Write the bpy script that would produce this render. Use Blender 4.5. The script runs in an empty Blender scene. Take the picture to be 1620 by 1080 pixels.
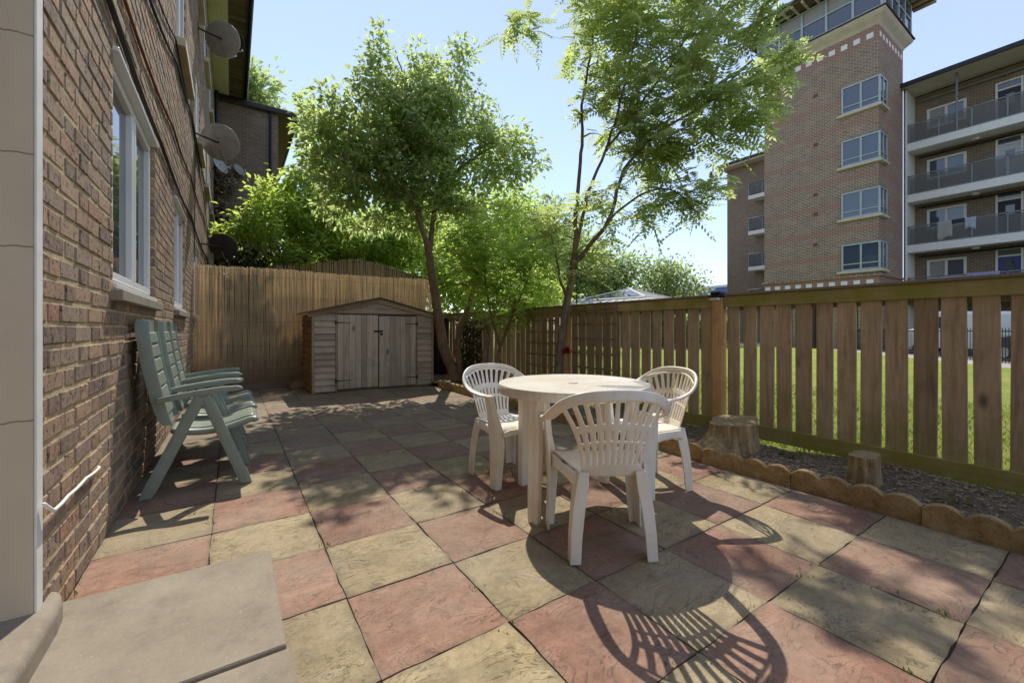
import bpy, math, random
import numpy as np
from mathutils import Vector, Matrix

SC = bpy.context.scene
COL = SC.collection
R = math.radians

# ------------------------------------------------------------------ camera
cam_data = bpy.data.cameras.new('camera')
cam_data.sensor_fit = 'HORIZONTAL'
cam_data.sensor_width = 36.0
cam_data.lens = 664.0 / 1620.0 * 36.0
cam_data.shift_y = -20.0 / 1620.0
cam_data.clip_start = 0.02
cam_data.clip_end = 2000.0
cam = bpy.data.objects.new('camera', cam_data)
COL.objects.link(cam)
cam.location = (0.0, 0.0, 1.12)
cam.rotation_euler = (R(90), 0.0, -R(33.7))
SC.camera = cam

# ------------------------------------------------------------------ light
SUN_AZ = 18.4      # degrees from +Y towards +X
SUN_EL = 50.3
world = bpy.data.worlds.new('World')
SC.world = world
world.use_nodes = True
wn = world.node_tree
wn.nodes.clear()
wo = wn.nodes.new('ShaderNodeOutputWorld')
bg = wn.nodes.new('ShaderNodeBackground')
sky = wn.nodes.new('ShaderNodeTexSky')
sky.sky_type = 'NISHITA'
sky.sun_disc = False
sky.sun_elevation = R(SUN_EL)
sky.sun_rotation = R(SUN_AZ)
sky.altitude = 30.0
sky.air_density = 1.0
sky.dust_density = 0.0
sky.ozone_density = 2.5
bg.inputs['Strength'].default_value = 0.15
# thin high cirrus, an even veil over the whole sky dome
tc = wn.nodes.new('ShaderNodeTexCoord')
mp = wn.nodes.new('ShaderNodeMapping')
mp.inputs['Scale'].default_value = (1.2, 2.2, 5.0)
cn = wn.nodes.new('ShaderNodeTexNoise')
cn.inputs['Scale'].default_value = 2.2
cn.inputs['Detail'].default_value = 7.0
cn.inputs['Roughness'].default_value = 0.62
cn.inputs['Distortion'].default_value = 0.6
cr = wn.nodes.new('ShaderNodeValToRGB')
cr.color_ramp.elements[0].position = 0.50
cr.color_ramp.elements[0].color = (0.47, 0.47, 0.47, 1)
cr.color_ramp.elements[1].position = 0.80
cr.color_ramp.elements[1].color = (0.58, 0.58, 0.58, 1)
cm = wn.nodes.new('ShaderNodeMix')
cm.data_type = 'RGBA'
cm.inputs['B'].default_value = (2.75, 2.85, 3.3, 1)
L = wn.links
L.new(tc.outputs['Generated'], mp.inputs['Vector'])
L.new(mp.outputs['Vector'], cn.inputs['Vector'])
L.new(cn.outputs['Fac'], cr.inputs['Fac'])
L.new(cr.outputs['Color'], cm.inputs['Factor'])
L.new(sky.outputs['Color'], cm.inputs['A'])
L.new(cm.outputs['Result'], bg.inputs['Color'])
L.new(bg.outputs['Background'], wo.inputs['Surface'])

sun_data = bpy.data.lights.new('sun', 'SUN')
sun_data.energy = 2.7
sun_data.angle = R(0.53)
sun_data.color = (1.0, 0.92, 0.79)
sun = bpy.data.objects.new('sun', sun_data)
COL.objects.link(sun)
sd = Vector((math.sin(R(SUN_AZ)) * math.cos(R(SUN_EL)), math.cos(R(SUN_AZ)) * math.cos(R(SUN_EL)), math.sin(R(SUN_EL))))
sun.rotation_euler = sd.to_track_quat('Z', 'Y').to_euler()
sun.location = (8, 20, 30)

SC.view_settings.view_transform = 'Standard'
SC.view_settings.look = 'None'
SC.view_settings.exposure = 0.88
SC.view_settings.gamma = 1.0
SC.view_settings.use_curve_mapping = False
SC.render.engine = 'CYCLES'
SC.cycles.use_denoising = True
SC.cycles.max_bounces = 10
SC.cycles.diffuse_bounces = 7
SC.cycles.glossy_bounces = 3
SC.cycles.transmission_bounces = 8
SC.cycles.transparent_max_bounces = 8
SC.cycles.caustics_reflective = False
SC.cycles.caustics_refractive = False

# ------------------------------------------------------------------ helpers
RNG = random.Random(7)


class MB:
    """collects shapes; build() links them as one mesh object"""
    def __init__(self):
        self.v = []
        self.f = []
        self.t = []          # tone per face

    def add(self, vs, fs, tone=0.5):
        b = len(self.v)
        self.v.extend([tuple(p) for p in vs])
        self.f.extend([tuple(i + b for i in f) for f in fs])
        self.t.extend([tone] * len(fs))
        return self

    def box(self, x0, x1, y0, y1, z0, z1, tone=0.5, m=None):
        vs = [(x0, y0, z0), (x1, y0, z0), (x1, y1, z0), (x0, y1, z0), (x0, y0, z1), (x1, y0, z1), (x1, y1, z1), (x0, y1, z1)]
        if m is not None:
            vs = [m @ Vector(p) for p in vs]
        return self.add(vs, [(0, 3, 2, 1), (4, 5, 6, 7), (0, 1, 5, 4), (1, 2, 6, 5), (2, 3, 7, 6), (3, 0, 4, 7)], tone)

    def cbox(self, x0, x1, y0, y1, z0, z1, c=0.004, tone=0.5, m=None):
        """box with chamfered edges: 24 verts, 26 faces"""
        cx, cy, cz = (x0 + x1) / 2, (y0 + y1) / 2, (z0 + z1) / 2
        hx, hy, hz = abs(x1 - x0) / 2, abs(y1 - y0) / 2, abs(z1 - z0) / 2
        c = min(c, hx * .9, hy * .9, hz * .9)
        vs = []
        idx = {}
        for sx in (-1, 1):
            for sy in (-1, 1):
                for sz in (-1, 1):
                    for a in range(3):
                        p = [sx * (hx - c), sy * (hy - c), sz * (hz - c)]
                        p[a] = (sx * hx, sy * hy, sz * hz)[a]
                        idx[(sx, sy, sz, a)] = len(vs)
                        vs.append((cx + p[0], cy + p[1], cz + p[2]))
        fs = []

        def I(sx, sy, sz, a):
            return idx[(sx, sy, sz, a)]
        for s in (-1, 1):
            q = [I(s, -1, -1, 0), I(s, 1, -1, 0), I(s, 1, 1, 0), I(s, -1, 1, 0)]
            fs.append(q if s > 0 else q[::-1])
            q = [I(-1, s, -1, 1), I(-1, s, 1, 1), I(1, s, 1, 1), I(1, s, -1, 1)]
            fs.append(q if s > 0 else q[::-1])
            q = [I(-1, -1, s, 2), I(1, -1, s, 2), I(1, 1, s, 2), I(-1, 1, s, 2)]
            fs.append(q if s > 0 else q[::-1])
        for s1 in (-1, 1):
            for s2 in (-1, 1):
                q = [I(s1, s2, -1, 0), I(s1, s2, -1, 1), I(s1, s2, 1, 1), I(s1, s2, 1, 0)]
                fs.append(q if s1 * s2 > 0 else q[::-1])
                q = [I(s1, -1, s2, 2), I(s1, -1, s2, 0), I(s1, 1, s2, 0), I(s1, 1, s2, 2)]
                fs.append(q if s1 * s2 < 0 else q[::-1])
                q = [I(-1, s1, s2, 1), I(-1, s1, s2, 2), I(1, s1, s2, 2), I(1, s1, s2, 1)]
                fs.append(q if s1 * s2 < 0 else q[::-1])
        for sx in (-1, 1):
            for sy in (-1, 1):
                for sz in (-1, 1):
                    q = [I(sx, sy, sz, 0), I(sx, sy, sz, 1), I(sx, sy, sz, 2)]
                    fs.append(q if sx * sy * sz > 0 else q[::-1])
        if m is not None:
            vs = [m @ Vector(p) for p in vs]
        return self.add(vs, fs, tone)

    def tube(self, pts, radii, n=6, cap=True, tone=0.5):
        pts = [Vector(p) for p in pts]
        if not isinstance(radii, (list, tuple)):
            radii = [radii] * len(pts)
        vs = []
        fs = []
        up = None
        for i, p in enumerate(pts):
            a = pts[max(i - 1, 0)]
            b = pts[min(i + 1, len(pts) - 1)]
            t = (b - a)
            if t.length < 1e-9:
                t = Vector((0, 0, 1))
            t.normalize()
            if up is None:
                up = Vector((0, 0, 1)) if abs(t.z) < .9 else Vector((1, 0, 0))
            s = t.cross(up)
            if s.length < 1e-6:
                s = t.cross(Vector((0, 1, 0)))
            s.normalize()
            up = s.cross(t).normalized()
            for k in range(n):
                an = 2 * math.pi * k / n
                vs.append(p + (s * math.cos(an) + up * math.sin(an)) * radii[i])
        for i in range(len(pts) - 1):
            for k in range(n):
                k2 = (k + 1) % n
                fs.append((i * n + k, i * n + k2, (i + 1) * n + k2, (i + 1) * n + k))
        if cap:
            fs.append(tuple(range(n))[::-1])
            fs.append(tuple((len(pts) - 1) * n + k for k in range(n)))
        return self.add(vs, fs, tone)

    def loft(self, rings, cap=True, closed=True, tone=0.5):
        n = len(rings[0])
        vs = [p for r in rings for p in r]
        fs = []
        kk = n if closed else n - 1
        for i in range(len(rings) - 1):
            for k in range(kk):
                k2 = (k + 1) % n
                fs.append((i * n + k, i * n + k2, (i + 1) * n + k2, (i + 1) * n + k))
        if cap and closed:
            fs.append(tuple(range(n))[::-1])
            fs.append(tuple((len(rings) - 1) * n + k for k in range(n)))
        return self.add(vs, fs, tone)

    def lathe(self, prof, cx=0, cy=0, n=48, tone=0.5):
        rings = [[(cx + r * math.cos(2 * math.pi * k / n), cy + r * math.sin(2 * math.pi * k / n), z) for k in range(n)] for r, z in prof]
        return self.loft(rings, cap=True, tone=tone)

    def prism(self, poly, axis, a0, a1, tone=0.5):
        """poly: list of 2d points; axis 'x','y','z' extrusion"""
        def P(u, v, w):
            return (w, u, v) if axis == 'x' else ((u, w, v) if axis == 'y' else (u, v, w))
        n = len(poly)
        vs = [P(u, v, a0) for u, v in poly] + [P(u, v, a1) for u, v in poly]
        fs = [tuple(range(n))[::-1], tuple(range(n, 2 * n))]
        for k in range(n):
            k2 = (k + 1) % n
            fs.append((k, k2, n + k2, n + k))
        return self.add(vs, fs, tone)

    def mesh(self, name, mats=None, smooth=False):
        me = bpy.data.meshes.new(name)
        me.from_pydata(self.v, [], self.f)
        at = me.attributes.new('tone', 'FLOAT', 'FACE')
        at.data.foreach_set('value', np.array(self.t, dtype=np.float32))
        if mats is not None:
            me.materials.append(mats)
        if smooth:
            me.polygons.foreach_set('use_smooth', np.ones(len(me.polygons), dtype=bool))
        me.update()
        return me

    def build(self, name, mats, parent=None, smooth=False, loc=None, rot=None, fixn=True):
        me = self.mesh(name, mats, smooth)
        if fixn:
            import bmesh
            bm = bmesh.new()
            bm.from_mesh(me)
            bmesh.ops.recalc_face_normals(bm, faces=bm.faces)
            bm.to_mesh(me)
            bm.free()
        return link(name, me, parent, loc, rot)


def link(name, me, parent=None, loc=None, rot=None):
    o = bpy.data.objects.new(name, me)
    COL.objects.link(o)
    if parent is not None:
        o.parent = parent
    if loc is not None:
        o.location = loc
    if rot is not None:
        o.rotation_euler = rot
    return o


def tag(o, label=None, cat=None, group=None, kind=None):
    if label:
        o['label'] = label
    if cat:
        o['category'] = cat
    if group:
        o['group'] = group
    if kind:
        o['kind'] = kind
    return o


def thing(name, label, cat, loc=(0, 0, 0), rz=0.0, group=None):
    o = bpy.data.objects.new(name, None)
    o.empty_display_size = 0.1
    COL.objects.link(o)
    o.location = loc
    o.rotation_euler = (0, 0, rz)
    return tag(o, label, cat, group)


def dup(root, loc=None, rz=None, label=None):
    r = root.copy()
    COL.objects.link(r)
    if loc is not None:
        r.location = loc
    if rz is not None:
        r.rotation_euler = (0, 0, rz)
    if label:
        r['label'] = label
    for ch in list(root.children):
        c = ch.copy()
        COL.objects.link(c)
        c.parent = r
        for g in list(ch.children):
            d = g.copy()
            COL.objects.link(d)
            d.parent = c
    return r


def mods(o, solid=None, sub=0, offset=0.0, bevel=None):
    if solid:
        m = o.modifiers.new('solid', 'SOLIDIFY')
        m.thickness = solid
        m.offset = offset
    if bevel:
        m = o.modifiers.new('bevel', 'BEVEL')
        m.width = bevel
        m.segments = 2
        m.limit_method = 'ANGLE'
    if sub:
        m = o.modifiers.new('sub', 'SUBSURF')
        m.levels = sub
        m.render_levels = sub
    return o


# ------------------------------------------------------------------ materials
class NT:
    def __init__(self, name):
        self.m = bpy.data.materials.new(name)
        self.m.use_nodes = True
        self.t = self.m.node_tree
        self.b = self.t.nodes['Principled BSDF']
        self.out = self.t.nodes['Material Output']
        self._pos = None

    def n(self, typ, **kw):
        nd = self.t.nodes.new(typ)
        for k, v in kw.items():
            setattr(nd, k, v)
        return nd

    def l(self, a, b):
        self.t.links.new(a, b)

    def pos(self):
        if self._pos is None:
            self._pos = self.n('ShaderNodeNewGeometry').outputs['Position']
        return self._pos

    def obj(self):
        return self.n('ShaderNodeTexCoord').outputs['Object']

    def mapv(self, v, scale=(1, 1, 1), rot=(0, 0, 0), loc=(0, 0, 0)):
        m = self.n('ShaderNodeMapping')
        m.inputs['Scale'].default_value = scale
        m.inputs['Rotation'].default_value = rot
        m.inputs['Location'].default_value = loc
        self.l(v, m.inputs['Vector'])
        return m.outputs['Vector']

    def noise(self, scale, detail=4, rough=.55, vec=None, dist=0.0):
        nd = self.n('ShaderNodeTexNoise')
        nd.inputs['Scale'].default_value = scale
        nd.inputs['Detail'].default_value = detail
        nd.inputs['Roughness'].default_value = rough
        nd.inputs['Distortion'].default_value = dist
        self.l(vec if vec is not None else self.pos(), nd.inputs['Vector'])
        return nd.outputs['Fac']

    def math(self, op, a, b=None, clamp=False):
        nd = self.n('ShaderNodeMath', operation=op, use_clamp=clamp)
        for i, x in enumerate((a, b)):
            if x is None:
                continue
            if isinstance(x, (int, float)):
                nd.inputs[i].default_value = x
            else:
                self.l(x, nd.inputs[i])
        return nd.outputs[0]

    def ramp(self, fac, stops, interp='LINEAR'):
        nd = self.n('ShaderNodeValToRGB')
        cr = nd.color_ramp
        cr.interpolation = interp
        while len(cr.elements) < len(stops):
            cr.elements.new(0.5)
        for e, (p, c) in zip(cr.elements, stops):
            e.position = p
            e.color = (c, c, c, 1) if isinstance(c, (int, float)) else (*c, 1)
        self.l(fac, nd.inputs['Fac'])
        return nd.outputs['Color']

    def mix(self, fac, a, b, mode='MIX'):
        nd = self.n('ShaderNodeMix', data_type='RGBA', blend_type=mode)
        for key, x in (('Factor', fac), ('A', a), ('B', b)):
            s = nd.inputs[key]
            if isinstance(x, (int, float)):
                s.default_value = x if key == 'Factor' else (x, x, x, 1)
            elif isinstance(x, tuple):
                s.default_value = (*x, 1)
            else:
                self.l(x, s)
        return nd.outputs['Result']

    def tone(self):
        nd = self.n('ShaderNodeAttribute', attribute_name='tone')
        return nd.outputs['Fac']

    def rand(self):
        return self.n('ShaderNodeObjectInfo').outputs['Random']

    def sep(self, v):
        nd = self.n('ShaderNodeSeparateXYZ')
        self.l(v, nd.inputs[0])
        return nd.outputs

    def comb(self, x, y, z):
        nd = self.n('ShaderNodeCombineXYZ')
        for i, s in enumerate((x, y, z)):
            if isinstance(s, (int, float)):
                nd.inputs[i].default_value = s
            else:
                self.l(s, nd.inputs[i])
        return nd.outputs[0]

    def bump(self, h, strength=.3, dist=.01, normal=None):
        nd = self.n('ShaderNodeBump')
        nd.inputs['Strength'].default_value = strength
        nd.inputs['Distance'].default_value = dist
        self.l(h, nd.inputs['Height'])
        if normal is not None:
            self.l(normal, nd.inputs['Normal'])
        return nd.outputs['Normal']

    def fin(self, color=None, rough=None, normal=None, metallic=None, spec=None):
        b = self.b
        for key, x in (('Base Color', color), ('Roughness', rough), ('Metallic', metallic), ('Specular IOR Level', spec)):
            if x is None:
                continue
            s = b.inputs[key]
            if isinstance(x, (int, float)):
                s.default_value = x
            elif isinstance(x, tuple):
                s.default_value = (*x, 1)
            else:
                self.l(x, s)
        if normal is not None:
            self.l(normal, b.inputs['Normal'])
        return self.m


def m_plain(name, c, rough=.6, var=.15, scale=6.0, bump=.1, metallic=0.0, spec=.4):
    k = NT(name)
    f = k.noise(scale, 5, .6)
    c1 = tuple(x * (1 - var) for x in c)
    c2 = tuple(min(1, x * (1 + var)) for x in c)
    col = k.ramp(f, [(.3, c1), (.7, c2)])
    nrm = k.bump(k.noise(scale * 8, 3), bump, .004) if bump else None
    return k.fin(col, rough, nrm, metallic, spec)


M = {}


def m_brick_piece(name, per_object):
    k = NT(name)
    r = k.rand() if per_object else k.tone()
    base = k.ramp(r, [(0.0, (.15, .10, .078)), (.14, (.30, .185, .12)), (.30, (.24, .165, .125)), (.46, (.37, .235, .145)), (.60, (.27, .19, .145)), (.74, (.40, .26, .155)), (.87, (.33, .17, .11)), (.94, (.17, .12, .10)), (1.0, (.43, .31, .195))], 'CONSTANT')
    n1 = k.noise(22, 5, .65)
    base = k.mix(k.ramp(n1, [(.35, .0), (.72, .7)]), base, (.40, .30, .225))
    n2 = k.noise(40, 5, .7)
    base = k.mix(k.ramp(n2, [(.545, 0.0), (.62, .9)]), base, (.04, .033, .033))
    n3 = k.noise(2.1, 4, .6)
    base = k.mix(k.ramp(n3, [(.45, 0.0), (.8, .35)]), base, (.42, .35, .27))
    h = k.math('ADD', k.math('MULTIPLY', n1, .6), k.math('MULTIPLY', n2, -.8))
    return k.fin(base, .88, k.bump(h, .75, .006), spec=.25)


M['brick'] = m_brick_piece('brick_single', True)
M['brick_mass'] = m_brick_piece('brick_joined', False)


def m_mortar():
    k = NT('mortar')
    n = k.noise(14, 6, .65)
    c = k.ramp(n, [(.3, (.38, .30, .175)), (.55, (.53, .435, .265)), (.75, (.61, .52, .34))])
    return k.fin(c, .95, k.bump(k.noise(60, 4, .7), .8, .01), spec=.1)


M['mortar'] = m_mortar()


def m_brick_tex(name, c1, c2, mort, bw, bh, ms, bands=None, bandcol=(.25, .105, .08)):
    """distant brickwork, too far off for single bricks"""
    k = NT(name)
    x, y, z = k.sep(k.pos())
    v = k.comb(k.math('ADD', x, y), z, 0.0)
    br = k.n('ShaderNodeTexBrick')
    br.offset = .5
    br.inputs['Scale'].default_value = 1.0
    br.inputs['Brick Width'].default_value = bw
    br.inputs['Row Height'].default_value = bh
    br.inputs['Mortar Size'].default_value = ms
    br.inputs['Mortar Smooth'].default_value = .2
    br.inputs['Bias'].default_value = .0
    br.inputs['Color1'].default_value = (*c1, 1)
    br.inputs['Color2'].default_value = (*c2, 1)
    br.inputs['Mortar'].default_value = (*mort, 1)
    k.l(v, br.inputs['Vector'])
    col = br.outputs['Color']
    f = k.noise(1.1, 5, .6)
    col = k.mix(k.ramp(f, [(.35, 0.0), (.75, .35)]), col, k.mix(1.0, col, (.6, .56, .54), 'MULTIPLY'))
    f2 = k.noise(9, 3, .6, k.mapv(v, (1, 3, 1)))
    col = k.mix(k.ramp(f2, [(.45, 0.0), (.7, .5)]), col, k.mix(1.0, col, (1.25, 1.2, 1.12), 'MULTIPLY'))
    if bands:
        tot = None
        for z0, z1 in bands:
            a = k.math('MULTIPLY', k.math('GREATER_THAN', z, z0), k.math('LESS_THAN', z, z1))
            tot = a if tot is None else k.math('MAXIMUM', tot, a)
        red = k.mix(k.math('MULTIPLY', br.outputs['Fac'], .7), k.mix(k.ramp(f2, [(.3, 0.0), (.7, 1.0)]), bandcol, tuple(b * 1.35 for b in bandcol)), mort)
        col = k.mix(k.math('MULTIPLY', tot, .85), col, red)
    h = k.math('SUBTRACT', 1.0, br.outputs['Fac'])
    return k.fin(col, .9, k.bump(h, .5, .012), spec=.2)


M['wingbrick'] = m_brick_tex('wing_brickwork', (.16, .115, .092), (.235, .175, .14), (.27, .22, .175), .24, .086, .014)
M['farwall'] = m_brick_tex('far_house_brickwork', (.15, .105, .085), (.21, .15, .12), (.36, .30, .22), .25, .088, .014)
M['towerbrick'] = m_brick_tex('tower_brickwork', (.15, .095, .072), (.30, .20, .15), (.46, .385, .30), .26, .093, .018,
                              bands=[(16.6, 17.5), (13.9, 14.2), (12.4, 12.7), (10.95, 11.25), (9.45, 9.75), (8.0, 8.3), (6.5, 6.8), (5.05, 5.35), (2.4, 3.98)])
M['flatbrick'] = m_brick_tex('flats_brickwork', (.15, .11, .082), (.235, .175, .13), (.33, .27, .2), .26, .093, .016)


def m_paver(name, stops, edgec):
    k = NT(name)
    r = k.rand()
    v = k.n('ShaderNodeVectorMath', operation='ADD')
    k.l(k.pos(), v.inputs[0])
    k.l(k.comb(k.math('MULTIPLY', r, 37.0), k.math('MULTIPLY', r, 91.0), 0.0), v.inputs[1])
    vec = v.outputs[0]
    n1 = k.noise(2.6, 6, .55, k.mapv(vec, (1.0, 2.0, 1.0), (0, 0, .5)), .7)
    terr = k.math('SNAP', n1, .07)
    n2 = k.noise(26, 5, .7, vec)
    n3 = k.noise(120, 3, .7, vec)
    f = k.math('ADD', k.math('MULTIPLY', n1, .55), k.math('MULTIPLY', n2, .45))
    col = k.ramp(f, stops)
    # each stone a little lighter or darker
    col = k.mix(1.0, col, k.ramp(r, [(0, (.78, .80, .82)), (.35, (1.02, 1.0, .98)), (.7, (.92, .90, .88)), (1, (1.15, 1.12, 1.08))]), 'MULTIPLY')
    col = k.mix(k.ramp(k.noise(7, 5, .7, vec), [(.45, 0.0), (.75, .5)]), col, edgec)
    # grime where the riven layers break off
    fr = k.math('FRACT', k.math('DIVIDE', n1, .07))
    line = k.ramp(fr, [(0.0, 1.0), (.10, .55), (.24, 0.0), (.95, 0.0), (1.0, 1.0)])
    lmask = k.ramp(k.noise(5.0, 3, .5, vec), [(.42, 0.0), (.58, .85)])
    col = k.mix(k.math('MULTIPLY', line, lmask), col, edgec)
    col = k.mix(k.ramp(n3, [(.56, 0.0), (.70, .5)]), col, edgec)
    # lichen and wear
    w = k.noise(1.3, 5, .6)
    col = k.mix(k.ramp(w, [(.38, 0.0), (.68, .6)]), col, (.33, .28, .215))
    yy = k.sep(k.pos())[1]
    al = k.math('ADD', k.math('MULTIPLY', yy, .2), k.math('MULTIPLY', k.math('SUBTRACT', k.noise(1.1, 5, .65), .5), .7))
    col = k.mix(k.ramp(al, [(.72, 0.0), (1.1, .5)]), col, k.ramp(n2, [(.3, (.175, .15, .115)), (.7, (.265, .23, .18))]))
    # grime near the joints: the stone's own outline
    g = k.sep(k.n('ShaderNodeTexCoord').outputs['Generated'])
    ex = k.math('MINIMUM', g[0], k.math('SUBTRACT', 1.0, g[0]))
    ey = k.math('MINIMUM', g[1], k.math('SUBTRACT', 1.0, g[1]))
    e = k.math('MINIMUM', ex, ey)
    e = k.math('ADD', e, k.math('MULTIPLY', k.math('SUBTRACT', k.noise(14, 4, .6), .5), .16))
    col = k.mix(k.ramp(e, [(0.0, .42), (.05, 0.0)]), col, (.16, .135, .10))
    h = k.math('ADD', k.math('MULTIPLY', terr, 3.2), k.math('ADD', k.math('MULTIPLY', n2, .22), k.math('MULTIPLY', n3, .06)))
    return k.fin(col, .86, k.bump(h, 1.0, .017), spec=.25)


M['paver_pink'] = m_paver('paver_pink', [(.34, (.215, .115, .082)), (.5, (.305, .172, .125)), (.66, (.385, .24, .185))], (.085, .055, .045))
M['paver_buff'] = m_paver('paver_buff', [(.34, (.235, .185, .105)), (.5, (.35, .282, .168)), (.66, (.45, .375, .245))], (.09, .075, .045))


def m_slab():
    k = NT('step_slab')
    n1 = k.noise(3, 6, .6)
    n2 = k.noise(55, 4, .7)
    c = k.ramp(k.math('ADD', k.math('MULTIPLY', n1, .7), k.math('MULTIPLY', n2, .3)), [(.3, (.22, .185, .14)), (.5, (.285, .245, .19)), (.7, (.345, .30, .24))])
    c = k.mix(k.ramp(k.noise(90, 2), [(.68, 0.0), (.74, .7)]), c, (.48, .45, .4))
    c = k.mix(k.ramp(k.noise(9, 5, .65), [(.5, 0.0), (.72, .4)]), c, (.13, .11, .09))
    return k.fin(c, .9, k.bump(k.noise(70, 5, .7), .35, .006), spec=.2)


M['slab'] = m_slab()


def m_soil(name, c1, c2, c3):
    k = NT(name)
    n = k.noise(30, 6, .7)
    c = k.ramp(n, [(.3, c1), (.55, c2), (.75, c3)])
    return k.fin(c, .97, k.bump(k.noise(80, 5, .7), .9, .015), spec=.1)


M['soil'] = m_soil('soil', (.13, .105, .08), (.25, .205, .16), (.37, .315, .25))
M['bedding'] = m_soil('joint_dirt', (.09, .075, .055), (.15, .125, .09), (.21, .175, .125))
M['mulch'] = m_plain('mulch_chips', (.36, .29, .215), .95, .5, 40, 0)


def m_grass():
    k = NT('grass')
    n1 = k.noise(.9, 5, .6)
    n2 = k.noise(18, 5, .7)
    f = k.math('ADD', k.math('MULTIPLY', n1, .6), k.math('MULTIPLY', n2, .4))
    c = k.ramp(f, [(.34, (.20, .28, .04)), (.5, (.28, .34, .07)), (.62, (.38, .37, .12)), (.74, (.42, .38, .18))])
    return k.fin(c, .95, k.bump(k.noise(60, 4, .8), 1.0, .03), spec=.1)


M['grass'] = m_grass()
M['ground'] = m_plain('earth', (.10, .095, .07), .95, .3, .6, .3)
M['asphalt'] = m_plain('asphalt', (.10, .10, .10), .9, .25, 3, .3)
M['path'] = m_plain('concrete_path', (.36, .34, .31), .9, .18, 3, .2)


def m_wood(name, c1, c2, c3, green=0.0, axis='z', dark=.5, gz=None, rough=.85):
    k = NT(name)
    sc = {'z': (1, 1, .06), 'x': (.06, 1, 1), 'y': (1, .06, 1)}[axis]
    r = k.rand()
    v = k.n('ShaderNodeVectorMath', operation='ADD')
    k.l(k.pos(), v.inputs[0])
    k.l(k.comb(k.math('MULTIPLY', r, 13.0), k.math('MULTIPLY', r, 7.0), k.math('MULTIPLY', r, 29.0)), v.inputs[1])
    gv = k.mapv(v.outputs[0], sc)
    g = k.noise(55, 6, .7, gv, .5)
    g2 = k.noise(9, 4, .6, gv, 1.2)
    f = k.math('ADD', k.math('MULTIPLY', g, .55), k.math('MULTIPLY', g2, .45))
    c = k.ramp(f, [(.30, c1), (.5, c2), (.72, c3)])
    c = k.mix(1.0, c, k.ramp(r, [(0, .68), (.35, 1.05), (.7, .85), (1, 1.22)]), 'MULTIPLY')
    # knots
    vo = k.n('ShaderNodeTexVoronoi')
    vo.inputs['Scale'].default_value = 3.2
    k.l(k.mapv(v.outputs[0], {'z': (1, 1, .45), 'x': (.45, 1, 1), 'y': (1, .45, 1)}[axis]), vo.inputs['Vector'])
    c = k.mix(k.ramp(vo.outputs['Distance'], [(.045, .75), (.11, 0.0)]), c, tuple(x * .25 for x in c1))
    # stains
    c = k.mix(k.ramp(k.noise(4, 5, .65), [(.5, 0.0), (.78, .45)]), c, tuple(x * .5 for x in c1))
    if green:
        gm = k.ramp(k.noise(3.5, 5, .6), [(.34 if green > .78 else .40, 0.0), (.60 if green > .78 else .68, green)])
        if gz is not None:
            zz = k.sep(k.pos())[2]
            gm = k.math('MULTIPLY', gm, k.ramp(k.math('DIVIDE', zz, 1.5), gz))
        c = k.mix(gm, c, (.30, .285, .06))
    return k.fin(c, rough, k.bump(g, .45, .005), spec=.2)


M['fence_board'] = m_wood('fence_board', (.25, .18, .115), (.53, .40, .275), (.69, .55, .41), .7, 'z', gz=[(0.0, 1.0), (.22, .85), (.42, .22), (.75, .12), (.95, .6)])
M['fence_rail'] = m_wood('fence_rail', (.30, .24, .12), (.45, .37, .19), (.56, .47, .28), .85, 'y')
M['fence_cap'] = m_wood('fence_cap', (.17, .14, .10), (.26, .22, .165), (.36, .315, .25), .3, 'y')
M['post_new'] = m_wood('post_orange', (.44, .26, .11), (.60, .38, .175), (.70, .47, .24), .12, 'z')
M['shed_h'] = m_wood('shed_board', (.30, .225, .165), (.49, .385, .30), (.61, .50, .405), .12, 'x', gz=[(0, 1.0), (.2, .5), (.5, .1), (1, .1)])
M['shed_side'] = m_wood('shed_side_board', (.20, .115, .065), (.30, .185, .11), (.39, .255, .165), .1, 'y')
M['shed_v'] = m_wood('shed_door_plank', (.34, .26, .19), (.54, .43, .335), (.66, .54, .44), .3, 'z', gz=[(0, 1.0), (.12, .9), (.22, .1), (1, .0)])
M['trim_wood'] = m_wood('shed_trim', (.25, .16, .09), (.38, .26, .16), (.48, .35, .235), .1, 'x')
M['oldwood'] = m_wood('old_wood', (.10, .075, .055), (.17, .13, .10), (.24, .19, .15), .1, 'x')
M['trellis'] = m_wood('trellis', (.20, .135, .08), (.31, .22, .14), (.40, .30, .20), .1, 'z')
M['felt'] = m_plain('roofing_felt', (.10, .088, .072), .95, .3, 12, .6)
M['iron'] = m_plain('black_iron', (.035, .03, .027), .6, .3, 30, .2, .3)


def m_reed():
    k = NT('reed')
    t = k.tone()
    c = k.ramp(t, [(0.0, (.50, .37, .22)), (.3, (.62, .48, .30)), (.6, (.69, .555, .36)), (.85, (.76, .635, .44)), (1.0, (.58, .43, .26))])
    n = k.noise(7, 4, .6, k.mapv(k.pos(), (.3, 1, .6)))
    c = k.mix(1.0, c, k.ramp(n, [(.3, .9), (.7, 1.1)]), 'MULTIPLY')
    k.fin(c, .7, k.bump(k.noise(120, 2), .2, .002), spec=.3)
    tr = k.n('ShaderNodeBsdfTranslucent')
    k.l(k.mix(.55, c, (.92, .84, .68)), tr.inputs['Color'])
    mx = k.n('ShaderNodeMixShader')
    mx.inputs[0].default_value = .42
    k.l(k.b.outputs[0], mx.inputs[1])
    k.l(tr.outputs[0], mx.inputs[2])
    k.l(mx.outputs[0], k.out.inputs['Surface'])
    return k.m


M['reed'] = m_reed()


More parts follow.
